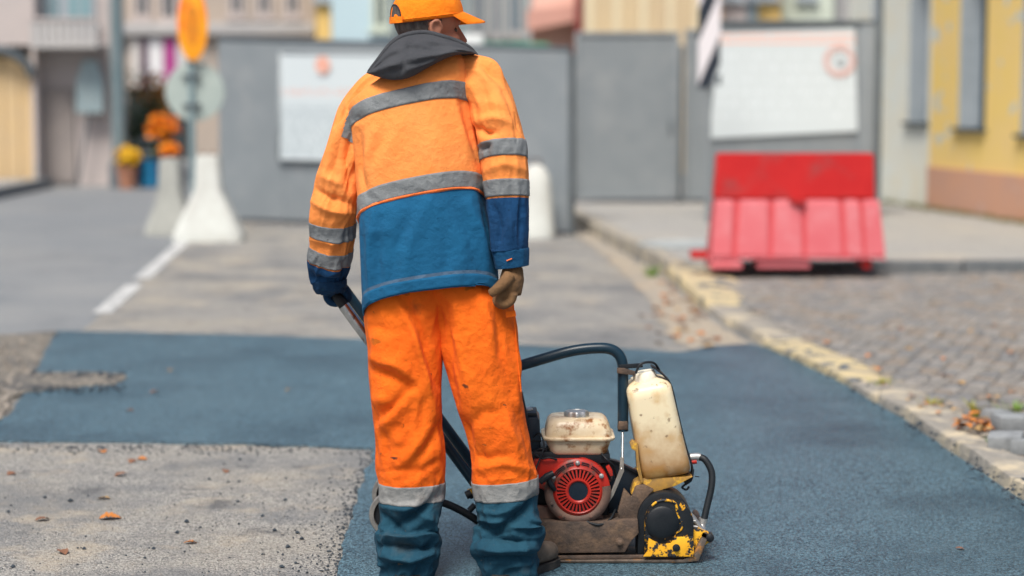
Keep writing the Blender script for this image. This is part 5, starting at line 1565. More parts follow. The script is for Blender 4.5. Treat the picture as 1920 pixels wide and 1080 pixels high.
tube("spray_bar_cross", [W(1322, 1004, YN + .02), W(1322, 1004, YN + .02) + Vector((0, .34, 0))], .011, M_dirtsteel, pc, seg=12)
for (a, b_) in ((1296, 975), (1300, 986), (1306, 996)):
    tube("spring_coil", [W(a - 6, b_, YN + .03), W(a + 8, b_ + 2, YN + .03)], .0042, M_silver, pc, seg=8)
tube("drain_wire", [W(1303, 893, J0 + .02), W(1311, 894, J0 + .02)], .002, M_black, pc, seg=6)

# ---------------------------------------------------------------- handle (U-bar) and its pivot
h1, h2 = 6.20, 6.45
def hpath(Y, yoff=0): 
    return [W(636, 552, 6.20) , W(888, 903, 6.20)]
A0, A1 = W(641, 568, 6.20), W(888, 903, 6.20)
nearA, nearB = A0, A1
farA, farB = A0 + Vector((.0, h2 - h1, .0)), A1 + Vector((0, h2 - h1, 0))
HB_R = 10.5 / (FPX / 6.2)
dirh = (A1 - A0).normalized()
tube("handle_arm", [A0 + dirh * .01, A0 + dirh * .24], HB_R * 1.06, M_chrome, pc, seg=18)
tube("handle_arm", [A0 + dirh * .2405, A1], HB_R * .95, M_tube, pc, seg=18)
tube("handle_arm", [farA + dirh * .0, farB], HB_R, M_tube, pc, seg=18)
cross = bend([A0 + dirh * .012, A0 - dirh * .03, farA - dirh * .03, farA + dirh * .002], .03, 8)
tube("handle_grip", cross, HB_R * 1.0, M_rubber, pc, seg=18)
tube("handle_pivot", [A1 + Vector((0, -.03, 0)), farB + Vector((0, .03, 0))], .013, M_dirtsteel, pc, seg=14)
prism("pivot_bracket", [(878, 892), (900, 892), (950, 985), (950, 1030), (925, 1030), (905, 980)], 6.235, 6.245, M_dkblue, pc, .003)
prism("pivot_bracket", [(878, 892), (900, 892), (950, 985), (950, 1030), (925, 1030), (905, 980)], 6.40, 6.41, M_dkblue, pc, .003)
tube("pivot_bolt", [W(880, 917, 6.2), W(886, 934, 6.2)], .008, M_yel_w, pc, seg=10)
tube("stop_knob", [W(874, 929, 6.19), W(884, 924, 6.19)], .013, M_black, pc, seg=12)
tube("stop_knob", [W(880, 957, 6.19), W(890, 947, 6.19)], .010, M_black, pc, seg=12)
# transport wheels on a bent rear tube
wc = W(736, 964, 6.22)
def wheel(c, r):
    V, F = lathe_geo(c, (0, -1, 0), [(r * .80, -.016), (r * .96, -.016), (r, -.011), (r, .011), (r * .96, .016), (r * .80, .016), (r * .78, .006), (r * .78, -.006), (r * .80, -.016)], 40)
    w_ = mesh("wheel", V, F, M_tyre, pc, angle=40)
    lathe("rim", c, (0, -1, 0), [(r * .79, -.004), (r * .79, .004), (r * .3, .007), (r * .28, .013), (0, .013)], M_black, w_, seg=32)
    lathe("axle_cap", c + Vector((0, -.013, 0)), (0, -1, 0), [(.014, -.002), (.014, .008), (.008, .012), (0, .012)], M_silver, w_, seg=16)
wheel(wc, .074)
wheel(W(733, 953, 6.22) + Vector((0, .20, 0.004)), .074)
tube("axle", [wc + Vector((0, -.02, 0)), wc + Vector((0, .22, .012))], .010, M_dirtsteel, pc, seg=10)
tube("wheel_carrier", [wc + Vector((0, .10, .005)), W(790, 940, 6.31), W(835, 944, 6.30), W(892, 974, 6.29), W(930, 1010, 6.29)], .0125, M_rubber, pc, seg=12, smooth_n=6)
# ================================================================== THE WORKER
p0 = W(860, 1080, 6.0)
person = empty("person", (p0.x, 6.0, GZ), "worker in orange and blue high visibility workwear, back turned, holding the compactor handle", "person")
PO = np.array(person.location)
ORG, ORG2 = (1.0, .285, .028), (.95, .235, .018)
def spot(px, py, Y): 
    return tuple(np.array(W(px, py, Y)) - PO)
DK = (.07, .03, .02)
M_jor = fabric("faded_orange_workcloth", (.95, .32, .085), (.92, .285, .065), dirt=(.78, .20, .03), dirt_lo=.56, dirt_hi=.75, dirt_scale=6, camp=3.0, crumple=10)
M_tor = fabric("bright_orange_trouser_cloth", (.90, .165, .011), (.84, .128, .009), dirt=(.24, .05, .012), dirt_lo=.64, dirt_hi=.80, dirt_scale=11,
               spots=[(spot(738, 858, 5.91), .012, (.05, .025, .02)), (spot(872, 723, 5.90), .011, (.10, .04, .02)), (spot(760, 552, 5.90), .016, (.42, .09, .01)), (spot(705, 640, 5.92), .02, (.50, .12, .01)),
                      (spot(908, 835, 5.91), .007, (.35, .09, .02)), (spot(946, 757, 5.91), .006, (.20, .06, .02)), (spot(716, 895, 5.92), .007, (.35, .07, .02)), (spot(880, 540, 5.90), .02, (.42, .10, .01)), (spot(920, 800, 5.91), .006, (.4, .10, .02))])
M_jbl = fabric("petrol_blue_workcloth", (.010, .115, .245), (.008, .088, .195), dirt=(.006, .05, .11), dirt_lo=.58, dirt_hi=.78, dirt_scale=8, camp=3.5, crumple=11)
M_jnv = fabric("navy_sleeve_cloth", (.008, .055, .150), (.006, .040, .110), dirt=(.004, .022, .055), dirt_lo=.55, dirt_hi=.75)
M_jcf = fabric("dark_blue_cuff_cloth", (.008, .07, .165), (.006, .055, .13))
M_tbl = fabric("dirty_teal_trouser_cloth", (.011, .055, .092), (.016, .072, .112), dirt=(.095, .105, .10), dirt_lo=.56, dirt_hi=.80, dirt_scale=9)
M_ref = fabric("grey_reflective_tape", (.235, .255, .265), (.165, .18, .19), dirt=(.09, .095, .10), dirt_lo=.62, dirt_hi=.8, dirt_scale=16, rough=.5)
M_refl = fabric("pale_grey_reflective_tape", (.29, .295, .29), (.23, .235, .23), dirt=(.20, .19, .17), dirt_lo=.60, dirt_hi=.8, dirt_scale=16, rough=.5)
M_pipe = fabric("orange_piping", (1.0, .24, .07), (.95, .2, .05))
M_hood = fabric("charcoal_sweat_cloth", (.068, .072, .080), (.050, .054, .062), rough=.95, camp=1.5)
M_capo = fabric("orange_cap_cloth", (1.0, .255, .012), (1.0, .22, .010), dirt=(.9, .18, .01), camp=2.0)
M_glove = fabric("tan_work_glove", (.26, .145, .066), (.15, .085, .042), dirt=(.10, .06, .04), dirt_lo=.55, dirt_hi=.72, dirt_scale=24)
M_gloven = fabric("navy_work_glove", (.008, .045, .11), (.006, .03, .08), dirt=(.012, .07, .10), dirt_lo=.56, dirt_hi=.7, dirt_scale=18)
M_skin = mat("weathered_skin", (.38, .165, .10), (.30, .12, .075), 26, .55, bump=.25, bscale=140, bdist=.001, col3=(.45, .19, .12), scale3=12)
M_hair = mat("greying_dark_hair", (.055, .045, .042), (.13, .115, .105), 70, .75, bump=.9, bscale=160, bdist=.003, stretch=(1, 1, .35))
M_boot = mat("dusty_brown_boot", (.085, .065, .05), (.17, .135, .105), 18, .8, bump=.3, bscale=80, bdist=.002)
M_sole = mat("black_boot_sole", (.02, .02, .02), (.06, .055, .05), 20, .8)

SG = 1.9
class Garment:
    """closed cloth tube: key rings (px, py, half width px, half depth m, Y, roll, pitch) and sewn-in folds"""
    def __init__(s, keys, n=10, M=112, power=2.3, strokes=(), namp=.004, seed=0, vfreq=3.0, afreq=1.6, shear=0.0, ridge=.8, bunch=None, calm=2.0):
        K = np.array([tuple(k) + (0,) * (7 - len(k)) for k in keys], float)
        s.n = n
        rows = []
        for i in range(len(K) - 1):
            p0_, p1, p2, p3 = K[max(i - 1, 0)], K[i], K[i + 1], K[min(i + 2, len(K) - 1)]
            for k in range(n):
                t = k / n
                rows.append(.5 * ((2 * p1) + (p2 - p0_) * t + (2 * p0_ - 5 * p1 + 4 * p2 - p3) * t * t + (3 * p1 - p0_ - 3 * p2 + p3) * t ** 3))
        rows.append(K[-1])
        s.R, s.M = len(rows), M
        P = np.zeros((s.R, M, 3)); C = np.zeros((s.R, 3))
        th = np.linspace(0, 2 * np.pi, M, endpoint=False) + .5 * np.pi
        for r, k in enumerate(rows):
            c = np.array(W(k[0], k[1], k[4])); C[r] = c
            a = k[2] * k[4] / FPX; b_ = k[3]
            ro, pi_ = R(k[5]), R(k[6])
            Rv = np.array([math.cos(ro), 0, math.sin(ro)])
            Dv = np.array([0, math.cos(pi_), -math.sin(pi_)])
            Dv = Dv - Rv * Dv.dot(Rv); Dv /= np.linalg.norm(Dv)
            cs, sn = np.cos(th), np.sin(th)
            e = 2 / power
            P[r] = c + np.outer(a * np.sign(cs) * np.abs(cs) ** e, Rv) + np.outer(b_ * np.sign(sn) * np.abs(sn) ** e, Dv)
        s.C = C
        s.P = P
        N_ = s.normals()
        # folds
        flat = P.reshape(-1, 3)
        px = project(flat)
        view = np.array([0, 0, CAM_H]) - flat; view /= np.linalg.norm(view, axis=1)[:, None]
        facing = np.clip((N_.reshape(-1, 3) * view).sum(1) * 2.2 + .15, 0, 1)
        disp = np.zeros(len(flat))
        for (pts, wpx, amp) in strokes:
            d = np.full(len(flat), 1e9)
            pts = np.array(pts, float)
            L_ = np.linalg.norm(np.diff(pts, axis=0), axis=1).sum(); acc = 0
            tt = np.zeros(len(flat))
            for a_, b_ in zip(pts, pts[1:]):
                ab = b_ - a_; l2 = (ab ** 2).sum(); l = math.sqrt(l2)
                t = np.clip(((px - a_) @ ab) / l2, 0, 1)
                q = a_ + t[:, None] * ab
                dd = np.linalg.norm(px - q, axis=1)
                m_ = dd < d
                d[m_] = dd[m_]; tt[m_] = (acc + t[m_] * l) / L_
                acc += l
            taper = .35 + .65 * np.sin(np.pi * np.clip(tt, .04, .96))
            disp += SG * amp * (.6 * np.exp(-(d / wpx) ** 2) + .4 * np.exp(-d / (.55 * wpx))) * facing * taper
        k = 0
        for r in range(s.R):
            v = r / (s.R - 1)
            for j in range(M):
                t = th[j]
                q = Vector((math.cos(t) * afreq, math.sin(t) * afreq, v * vfreq + shear * math.sin(t + 1) + seed * 7.3))
                a1 = mnoise.noise(q)
                a2 = mnoise.noise(q * 2.3 + Vector((3, 1, 7)))
                a3 = 1 - 2 * abs(mnoise.noise(q * 1.7 + Vector((11, 5, 2))))
                disp[k] += namp * (1.0 if v < calm else .25) * (a1 * .9 + a2 * .45 + a3 * ridge)
                if bunch and v > bunch[0]:
                    e_ = min(1, (v - bunch[0]) * 8)
                    b1 = 1 - 2 * abs(mnoise.noise(Vector((math.cos(t) * 1.3, math.sin(t) * 1.3, v * bunch[2] + .9 * math.sin(t * 1.0 + seed) + seed * 3.1))))
                    b2 = mnoise.noise(Vector((math.cos(t) * 2.6, math.sin(t) * 2.6, v * bunch[2] * 1.8 + seed)))
                    disp[k] += bunch[1] * e_ * (b1 * .8 + b2 * .5)
                k += 1
        s.P = (flat + N_.reshape(-1, 3) * disp[:, None]).reshape(s.R, M, 3)
        s.N = s.normals()
    def normals(s):
        P = s.P
        du = np.roll(P, -1, 1) - np.roll(P, 1, 1)
        dv = np.empty_like(P); dv[1:-1] = P[2:] - P[:-2]; dv[0] = P[1] - P[0]; dv[-1] = P[-1] - P[-2]
        N_ = np.cross(du, dv); N_ /= np.linalg.norm(N_, axis=2)[..., None] + 1e-12
        out = P - s.C[:, None, :]
        sg = np.sign((N_ * out).sum(2).mean())
        return N_ * (sg if sg else 1)
    def piece(s, name, i0, i1, m, parent, off=0.0, close0=False, close1=False, skirt=False, hem0=0.0, hem1=0.0):
        """cloth between key rings i0..i1; skirt = thickness turned in at both edges"""
        r0, r1 = int(round(i0 * s.n)), int(round(i1 * s.n))
        rows = [s.P[r] + s.N[r] * off for r in range(r0, r1 + 1)]
        if skirt:
            rows = [s.P[r0] - s.N[r0] * .002] + rows + [s.P[r1] - s.N[r1] * .002]
        if hem0:
            c = s.C[r0]; ins = rows[0] - s.N[r0] * hem0; rows = [ins + (s.P[r0 + 3] - s.P[r0]) * 1.0, ins] + rows
        if hem1:
            ins = rows[-1] - s.N[r1] * hem1; rows = rows + [ins, ins + (s.P[r1 - 3] - s.P[r1])]
        V = np.concatenate(rows); M_ = s.M; F = []
        for i in range(len(rows) - 1):
            for k in range(M_):
                F.append((i * M_ + k, i * M_ + (k + 1) % M_, (i + 1) * M_ + (k + 1) % M_, (i + 1) * M_ + k))
        if close0: F.append(tuple(range(M_)))
        if close1: F.append(tuple(range((len(rows) - 1) * M_, len(rows) * M_)))
        return mesh(name, V, F, m, parent)
    def sector(s, i0, i1, j0, j1, off): pass

# ---------------------------------------------------------------- trousers
def st(*a): return list(a)
left_keys = [(768, 520, 84, .128, 6.03), (765, 545, 82, .125, 6.03), (758, 600, 74, .12, 6.02), (759, 660, 70, .115, 6.01), (760, 720, 66, .105, 6.0), (764, 780, 64, .098, 6.0), (770, 840, 65, .094, 6.0), (771, 880, 64, .09, 6.0),
             (771, 903, 61, .088, 6.0), (771, 937, 60, .086, 6.0), (768, 965, 56, .082, 6.0), (762, 990, 51, .078, 6.0), (764, 1010, 59, .090, 6.0), (767, 1034, 57, .088, 6.0), (765, 1058, 50, .078, 6.0), (765, 1084, 42, .074, 6.0)]
right_keys = [(850, 520, 72, .118, 6.03), (864, 548, 82, .122, 6.03), (888, 602, 79, .12, 6.02), (900, 660, 72, .115, 6.01), (910, 720, 65, .105, 6.0), (924, 780, 61, .098, 6.0), (938, 840, 58, .094, 6.0), (945, 878, 59, .09, 6.0),
              (947, 897, 60.5, .088, 6.0, 5), (950, 931, 59, .086, 6.0, 5), (952, 960, 55, .082, 6.0, 4), (952, 982, 54, .08, 6.0), (953, 1003, 63, .092, 6.0), (948, 1028, 60, .09, 6.0), (952, 1052, 52, .08, 6.0), (957, 1078, 46, .074, 6.0)]
s_left = [
    (st((745, 565), (775, 620), (795, 700), (812, 780)), 9, .012), (st((760, 560), (795, 640), (818, 720)), 9, -.012),
    (st((690, 610), (740, 622)), 12, -.006), (st((692, 690), (735, 702), (768, 724)), 11, -.013), (st((694, 672), (740, 684), (772, 708)), 12, .010),
    (st((768, 728), (740, 762), (706, 786)), 10, -.012), (st((766, 742), (735, 780), (712, 806)), 12, .011), (st((700, 745), (730, 752)), 12, .008),
    (st((712, 805), (730, 830), (726, 870)), 10, -.008), (st((822, 800), (800, 838), (772, 866)), 10, -.011), (st((800, 805), (775, 850), (752, 872)), 14, .009),
    (st((712, 885), (760, 878), (820, 890)), 9, -.005), (st((795, 880), (825, 860)), 8, -.006), (st((735, 830), (760, 820)), 12, .006),
    (st((826, 925), (800, 950), (762, 976), (740, 990)), 9, -.018), (st((722, 950), (760, 955), (800, 940)), 9, .010), (st((712, 960), (740, 985), (760, 1004)), 9, -.014),
    (st((716, 1004), (760, 1012), (812, 1006)), 8, .016), (st((712, 1024), (745, 1022), (790, 1030), (818, 1024)), 7, -.016), (st((806, 985), (824, 1000)), 8, .014),
    (st((720, 1040), (770, 1046), (810, 1038)), 8, .012), (st((730, 1060), (800, 1056)), 7, -.010), (st((780, 960), (812, 975)), 9, .010)]
s_right = [
    (st((836, 570), (842, 640), (846, 700), (858, 750)), 9, -.010), (st((905, 545), (918, 600), (924, 680)), 11, .008), (st((930, 590), (940, 660), (962, 740)), 9, -.008),
    (st((960, 620), (966, 680), (974, 740)), 6, .008), (st((940, 640), (958, 700), (970, 760)), 8, .006), (st((855, 640), (880, 720), (905, 800)), 20, .006),
    (st((880, 800), (905, 775), (940, 770)), 10, -.007), (st((968, 770), (985, 820), (995, 870)), 9, -.008), (st((945, 780), (965, 830), (978, 880)), 12, .008),
    (st((884, 850), (915, 862), (960, 852)), 11, -.006), (st((890, 880), (940, 868), (990, 878)), 9, .006), (st((870, 790), (885, 840)), 9, -.008), (st((820, 560), (828, 640)), 9, -.012),
    (st((1005, 930), (980, 960), (945, 985), (930, 996)), 9, -.017), (st((900, 955), (935, 962), (975, 945)), 9, .010), (st((898, 985), (925, 996), (950, 998)), 8, -.016),
    (st((910, 975), (950, 978)), 8, .012), (st((960, 985), (1000, 990), (1012, 1002)), 8, .014), (st((895, 1012), (930, 1008), (970, 1016), (1008, 1012)), 7, -.015),
    (st((896, 1028), (940, 1030), (1000, 1026)), 8, .014), (st((902, 1046), (950, 1044), (1002, 1044)), 6, -.012), (st((985, 968), (1008, 980)), 8, .012)]
gl = Garment(left_keys, strokes=s_left, namp=.0055, seed=1, vfreq=6, afreq=1.5, shear=.6, bunch=(.62, .012, 15))
gr = Garment(right_keys, strokes=s_right, namp=.0055, seed=2, vfreq=6, afreq=1.5, shear=.6, bunch=(.62, .012, 15))
trousers = gl.piece("trousers", 0, 8, M_tor, person, close0=True)
# join the second orange leg into the same trousers mesh
tmp = gr.piece("tmp_leg", 0, 8, M_tor, person, close0=True)
bmj = bmesh.new(); bmj.from_mesh(trousers.data); bmj.from_mesh(tmp.data); bmj.to_mesh(trousers.data); bmj.free()
td = tmp.data; bpy.data.objects.remove(tmp); bpy.data.meshes.remove(td); trousers.data.shade_smooth()
for gg in (gl, gr):
    gg.piece("reflective_stripe", 8, 9, M_refl, trousers, off=.0018, skirt=True)
    gg.piece("lower_leg_panel", 8.1, 15, M_tbl, trousers, hem1=.006)
    gg.piece("stripe_backing", 8.0, 8.2, M_tor, trousers, off=-.001)
# belt loop tab / pocket edge on the right hip
tube("pocket_seam", [W(962, 566, 5.945), W(968, 640, 5.94), W(977, 735, 5.93)], .0022, M_tor, trousers, seg=6, smooth_n=4)
prism("pocket_flap", [(948, 584), (966, 582), (968, 593), (949, 596)], 5.905, 5.912, M_tor, trousers, .002)

# ---------------------------------------------------------------- jacket
torso_keys = [(809, 572, 128, .152, 6.00, 8, 26), (809, 567, 128, .153, 6.00, 8, 26), (804, 503, 128, .153, 6.005, 9, 24), (795, 430, 123, .150, 6.01, 10, 22), (792, 396, 120, .148, 6.02, 11, 23), (791, 392, 120, .148, 6.02, 11, 23), (790, 362, 119, .147, 6.02, 11, 23),
              (784, 300, 117, .147, 6.03, 11, 23), (775, 230, 115, .145, 6.045, 12, 24), (773, 199, 116, .142, 6.05, 13, 24), (771, 172, 116, .125, 6.06, 17, 24), (777, 149, 103, .10, 6.07, 20, 22), (788, 130, 78, .08, 6.085, 18, 18), (797, 100, 42, .06, 6.10, 10, 12)]
s_torso = [
    (st((672, 250), (676, 320), (690, 370)), 9, -.009), (st((700, 245), (688, 300), (682, 345)), 10, .006), (st((720, 250), (700, 300)), 9, -.004), (st((868, 195), (885, 245), (900, 300)), 11, -.008), (st((850, 205), (872, 260), (895, 320)), 12, .005),
    (st((878, 120), (886, 160), (884, 200)), 6, -.006), (st((850, 110), (862, 150)), 9, .004), (st((760, 210), (720, 300), (700, 340)), 14, .003), (st((800, 240), (840, 300)), 22, .003),
    (st((700, 400), (692, 470), (694, 560)), 8, .007), (st((712, 410), (708, 480), (712, 570)), 8, -.006), (st((800, 380), (770, 450), (760, 520)), 14, .006), (st((775, 390), (745, 460), (735, 540)), 12, -.005),
    (st((850, 380), (880, 440), (905, 520)), 13, -.006), (st((880, 380), (905, 440), (925, 500)), 10, .006), (st((830, 400), (840, 480), (835, 530)), 14, -.004), (st((690, 440), (730, 430)), 12, .004), (st((905, 360), (915, 430), (928, 510)), 8, -.008),
    (st((665, 225), (690, 215)), 8, -.005), (st((730, 175), (740, 215)), 5, -.002), (st((815, 160), (830, 190)), 5, -.002)]
gt = Garment(torso_keys, strokes=s_torso, namp=.0045, seed=3, vfreq=3.2, afreq=1.5, shear=.4, M=160, power=2.7)
jacket = gt.piece("jacket", 5.0, 13, M_jor, person, close1=True)
gt.piece("blue_back_panel", 0, 5, M_jbl, jacket, hem0=.006)
gt.piece("hem_band", 0.0, 1.28, M_jbl, jacket, off=.0022, skirt=True)
gt.piece("hem_stitching", 1.28, 1.40, fabric("pale_hem_thread", (.10, .16, .24), (.06, .12, .2)), jacket, off=.0010, skirt=False)
gt.piece("piping", 4.0, 4.999, M_pipe, jacket, off=.0035, skirt=True)
gt.piece("reflective_stripe", 5.02, 6, M_ref, jacket, off=.0024, skirt=True)
gt.piece("reflective_stripe", 8, 9, M_ref, jacket, off=.0024, skirt=True)

ls_keys = [(750, 168, 40, .06, 6.06, -64, 5), (712, 178, 44, .07, 6.065, -54, 5), (682, 216, 44, .074, 6.075, -41, 3), (663, 248, 40, .074, 6.075, -24, 0), (646, 297, 38, .070, 6.07, -14, -8), (632, 350, 41, .068, 6.07, -6, -12), (625, 394, 41, .064, 6.08, -6, -16),
           (623, 413, 40, .062, 6.09, -6, -18), (622, 439, 39, .06, 6.105, -6, -18), (620, 463, 38.5, .058, 6.12, -8, -20), (618, 487, 38.5, .057, 6.135, -8, -20), (616, 506, 37, .05, 6.15, -6, -15), (615, 522, 33, .044, 6.165, 0, -10), (616, 531, 31, .04, 6.17, 0, 0)]
s_ls = [(st((648, 215), (630, 260), (612, 320)), 11, .008), (st((660, 240), (650, 300), (655, 350)), 8, -.010), (st((640, 260), (625, 320), (632, 370)), 8, -.006), (st((590, 355), (620, 372), (655, 380)), 8, -.009), (st((588, 378), (620, 395), (660, 400)), 8, .007),
        (st((600, 330), (640, 345)), 9, .007), (st((645, 205), (632, 235)), 6, -.008), (st((585, 450), (625, 456), (655, 446)), 7, .005), (st((580, 500), (610, 515), (650, 500)), 8, .006), (st((590, 520), (640, 526)), 6, -.008), (st((640, 490), (648, 530)), 6, -.008), (st((665, 280), (645, 330)), 7, .006)]
gls = Garment(ls_keys, strokes=s_ls, namp=.0062, seed=4, vfreq=4.5, afreq=1.3, shear=.7, n=16, M=180)
sl = gls.piece("sleeve", 0, 10.1, M_jor, jacket, close0=True)
gls.piece("navy_forearm_panel", 10.0, 13, M_jnv, jacket, hem1=.006, close1=False)
gls.piece("reflective_stripe", 7, 8, M_ref, jacket, off=.0022, skirt=True)
gls.piece("reflective_stripe", 9, 10, M_ref, jacket, off=.0022, skirt=True)

rs_keys = [(845, 140, 38, .06, 6.07, 68, 5), (872, 142, 41, .07, 6.06, 62, 5), (897, 152, 43, .08, 6.04, 47, 8), (918, 186, 40, .08, 6.02, 27, 10), (931, 230, 42, .078, 5.99, 14, 12), (941, 270, 43, .075, 5.97, 5, 14), (945, 300, 42, .072, 5.96, 3, 14), (948, 340, 39.5, .068, 5.955, 2, 10), (950, 370, 38, .066, 5.95, 2, 8),
           (953, 412, 36, .062, 5.945, 2, 5), (955, 462, 33.5, .056, 5.94, 5, 0), (956, 467, 32.5, .055, 5.94, 5, 0), (957, 471, 34.0, .057, 5.94, 6, 0), (960, 500, 31.5, .054, 5.94, 7, 0)]
s_rs = [(st((898, 112), (912, 128), (935, 150)), 8, -.009), (st((905, 108), (925, 122), (942, 150)), 6, .007), (st((895, 240), (912, 250), (930, 248)), 7, -.016), (st((900, 225), (925, 222), (955, 232)), 9, .010), (st((900, 280), (918, 272)), 6, -.014), (st((905, 160), (915, 200), (905, 235)), 8, -.008),
        (st((930, 170), (945, 215), (950, 250)), 13, .006), (st((905, 190), (940, 200)), 10, .006), (st((910, 320), (945, 306), (985, 318)), 9, .006), (st((930, 390), (938, 430), (935, 465)), 7, -.007), (st((955, 380), (958, 430), (962, 465)), 9, .006), (st((975, 390), (976, 440)), 6, -.006), (st((965, 215), (975, 255)), 8, -.005)]
grs = Garment(rs_keys, strokes=s_rs, namp=.006, seed=5, vfreq=4.5, afreq=1.3, shear=.6, calm=.80)
grs.piece("sleeve", 0, 8.1, M_jor, jacket, close0=True)
grs.piece("navy_forearm_panel", 8.0, 11.5, M_jnv, jacket)
grs.piece("cuff", 11.2, 13, M_jcf, jacket, off=.0015, hem0=.004, hem1=.006)
grs.piece("reflective_stripe", 5, 6, M_ref, jacket, off=.0022, skirt=True)
grs.piece("reflective_stripe", 7, 8, M_ref, jacket, off=.0022, skirt=True)
# the chest stripe runs on round the left armhole
def patch_on(g_, poly, off, name, m, parent):
    P_ = g_.P + g_.N * off
    px_ = project(P_.reshape(-1, 3)).reshape(g_.R, g_.M, 2)
    def inside(q):
        c_ = False
        for (x1, y1), (x2, y2) in zip(poly, poly[1:] + poly[:1]):
            if (y1 > q[1]) != (y2 > q[1]) and q[0] < (x2 - x1) * (q[1] - y1) / (y2 - y1) + x1: c_ = not c_
        return c_
    idx = {}; V_, F_ = [], []
    for r in range(g_.R - 1):
        for j in range(g_.M):
            q = [(r, j), (r, (j + 1) % g_.M), (r + 1, (j + 1) % g_.M), (r + 1, j)]
            if g_.N[r, j][1] < .1 and inside(np.mean([px_[a] for a in q], 0)):
                for a in q:
                    if a not in idx: idx[a] = len(V_); V_.append(P_[a])
                F_.append(tuple(idx[a] for a in q))
    if F_: mesh(name, V_, F_, m, parent)
patch_on(gls, [(668, 196), (664, 268), (640, 256), (650, 222), (660, 200)], .003, "reflective_stripe", M_ref, jacket)
# bar tack on the cuff
tube("cuff_bar_tack", [W(950, 489, 5.880), W(960, 485, 5.879)], .0018, M_pipe, jacket, seg=6)

# ---------------------------------------------------------------- hood hanging on the back
HA_ = [(689, 136, 5.965), (706, 116, 5.96), (734, 82, 5.965), (760, 67, 5.975), (796, 62, 5.985), (832, 70, 5.99), (862, 80, 6.0), (882, 91, 6.01), (892, 101, 6.03)]
HB_ = [(687, 137, 5.955), (702, 142, 5.925), (722, 148, 5.900), (746, 150, 5.893), (772, 144, 5.893), (806, 125, 5.905), (846, 106, 5.93), (880, 101, 5.97), (897, 104, 6.02)]
ca = catmull([W(*p) for p in HA_], 8); cb_ = catmull([W(*p) for p in HB_], 8)
V, F = [], []
nt = 18
nu = len(ca)
for i in range(nu):
    u = i / (nu - 1)
    env = math.sin(math.pi * min(max(u, .0), 1)) ** .6
    for t_ in range(nt + 1):
        t = t_ / nt
        p = ca[i].lerp(cb_[i], t)
        bulge = (.044 * math.sin(math.pi * t) ** .7 + .012 * math.exp(-((t - .72 + .25 * u) / .10) ** 2) - .012 * math.exp(-((t - .45 + .2 * u) / .09) ** 2)) * env
        wr =   .010 * mnoise.noise((u * 6 + t * 2, t * 3 - u * 3, 3)) + .012 * (1 - 2 * abs(mnoise.noise((u * 4 - t * 4, t * 2.2 + u * 2, 8))))
        seam = -.006 * math.exp(-((u - .44 + .05 * t) / .018) ** 2)
        V.append(p + Vector((0, -(bulge + (wr + seam) * env * min(1, t * 5) * min(1, (1 - t) * 5)), 0)))
    for k in range(1, 5):       # rolled under, back to the jacket
        a_ = k / 4
        V.append(cb_[i] + Vector((0, .05 * a_ * env, .03 * a_ * env)))
rowl = nt + 5
for i in range(nu - 1):
    for k in range(rowl - 1): F.append((i * rowl + k, i * rowl + k + 1, (i + 1) * rowl + k + 1, (i + 1) * rowl + k))
hood = mesh("hood", V, F, M_hood, person)
tube("hood_rim", [p + Vector((0, -.001, 0)) for p in ca], [.0008 + .0085 * math.sin(math.pi * i / (len(ca) - 1)) ** .4 for i in range(len(ca))], M_hood, hood, seg=10)
# hood inside wrapping round the neck
V, F = [], []
for i in range(nu):
    p = ca[i]; c = W(800, 100, 6.10)
    env = math.sin(math.pi * i / (nu - 1)) ** .5
    for t_ in range(7):
        t = t_ / 6 * env
        q = p.lerp(Vector((c.x + (p.x - c.x) * .55, 6.06, p.z - .05 - .02 * t)), t)
        V.append(q)
for i in range(nu - 1):
    for k in range(6): F.append((i * 7 + k, i * 7 + k + 1, (i + 1) * 7 + k + 1, (i + 1) * 7 + k))
mesh("hood_lining", V, F, M_hood, hood)
front = catmull([W(878, 104, 6.05), W(876, 108, 6.10), W(860, 114, 6.17), W(815, 118, 6.20), W(755, 120, 6.17), W(722, 128, 6.10), W(716, 134, 6.02)], 6)
tube("hood_front_roll", front, .022, M_hood, hood, seg=12)

# ---------------------------------------------------------------- head, body (one continuous skin), hair, cap
HC = W(800, 42, 6.10)
aH = R(66)
Fh = Vector((math.sin(aH), math.cos(aH), 0)); Lh = Vector((-math.cos(aH), math.sin(aH), 0))
pit = R(2)
Fh2 = (Fh * math.cos(pit) + Vector((0, 0, 1)) * math.sin(pit)).normalized(); Uh = Fh2.cross(Lh).normalized()
if Uh.z < 0: Uh = -Uh
HM = Matrix((Fh2, Lh, Uh)).transposed()
def hp(x, y, z): return HC + HM @ Vector((x, y, z))
def hell(c, r): return ellipsoid_geo(hp(*c), r, HM, 28, 20)
head = [hell((0, 0, .02), (.098, .078, .098)), hell((.03, 0, -.055), (.066, .060, .080)), hell((.045, 0, -.11), (.042, .042, .028)),
        hell((.085, 0, .0), (.018, .05, .02)), hell((.072, .032, -.055), (.022, .022, .025)), hell((.072, -.032, -.055), (.022, .022, .025)),
        hell((.094, 0, -.085), (.012, .024, .008)), hell((.093, 0, -.097), (.011, .020, .007))]
nv_, nf_ = tube_geo([hp(.094, 0, -.012), hp(.108, 0, -.038), hp(.120, 0, -.060), hp(.104, 0, -.068)], [.008, .011, .0145, .011], 12)
head.append((nv_, nf_))
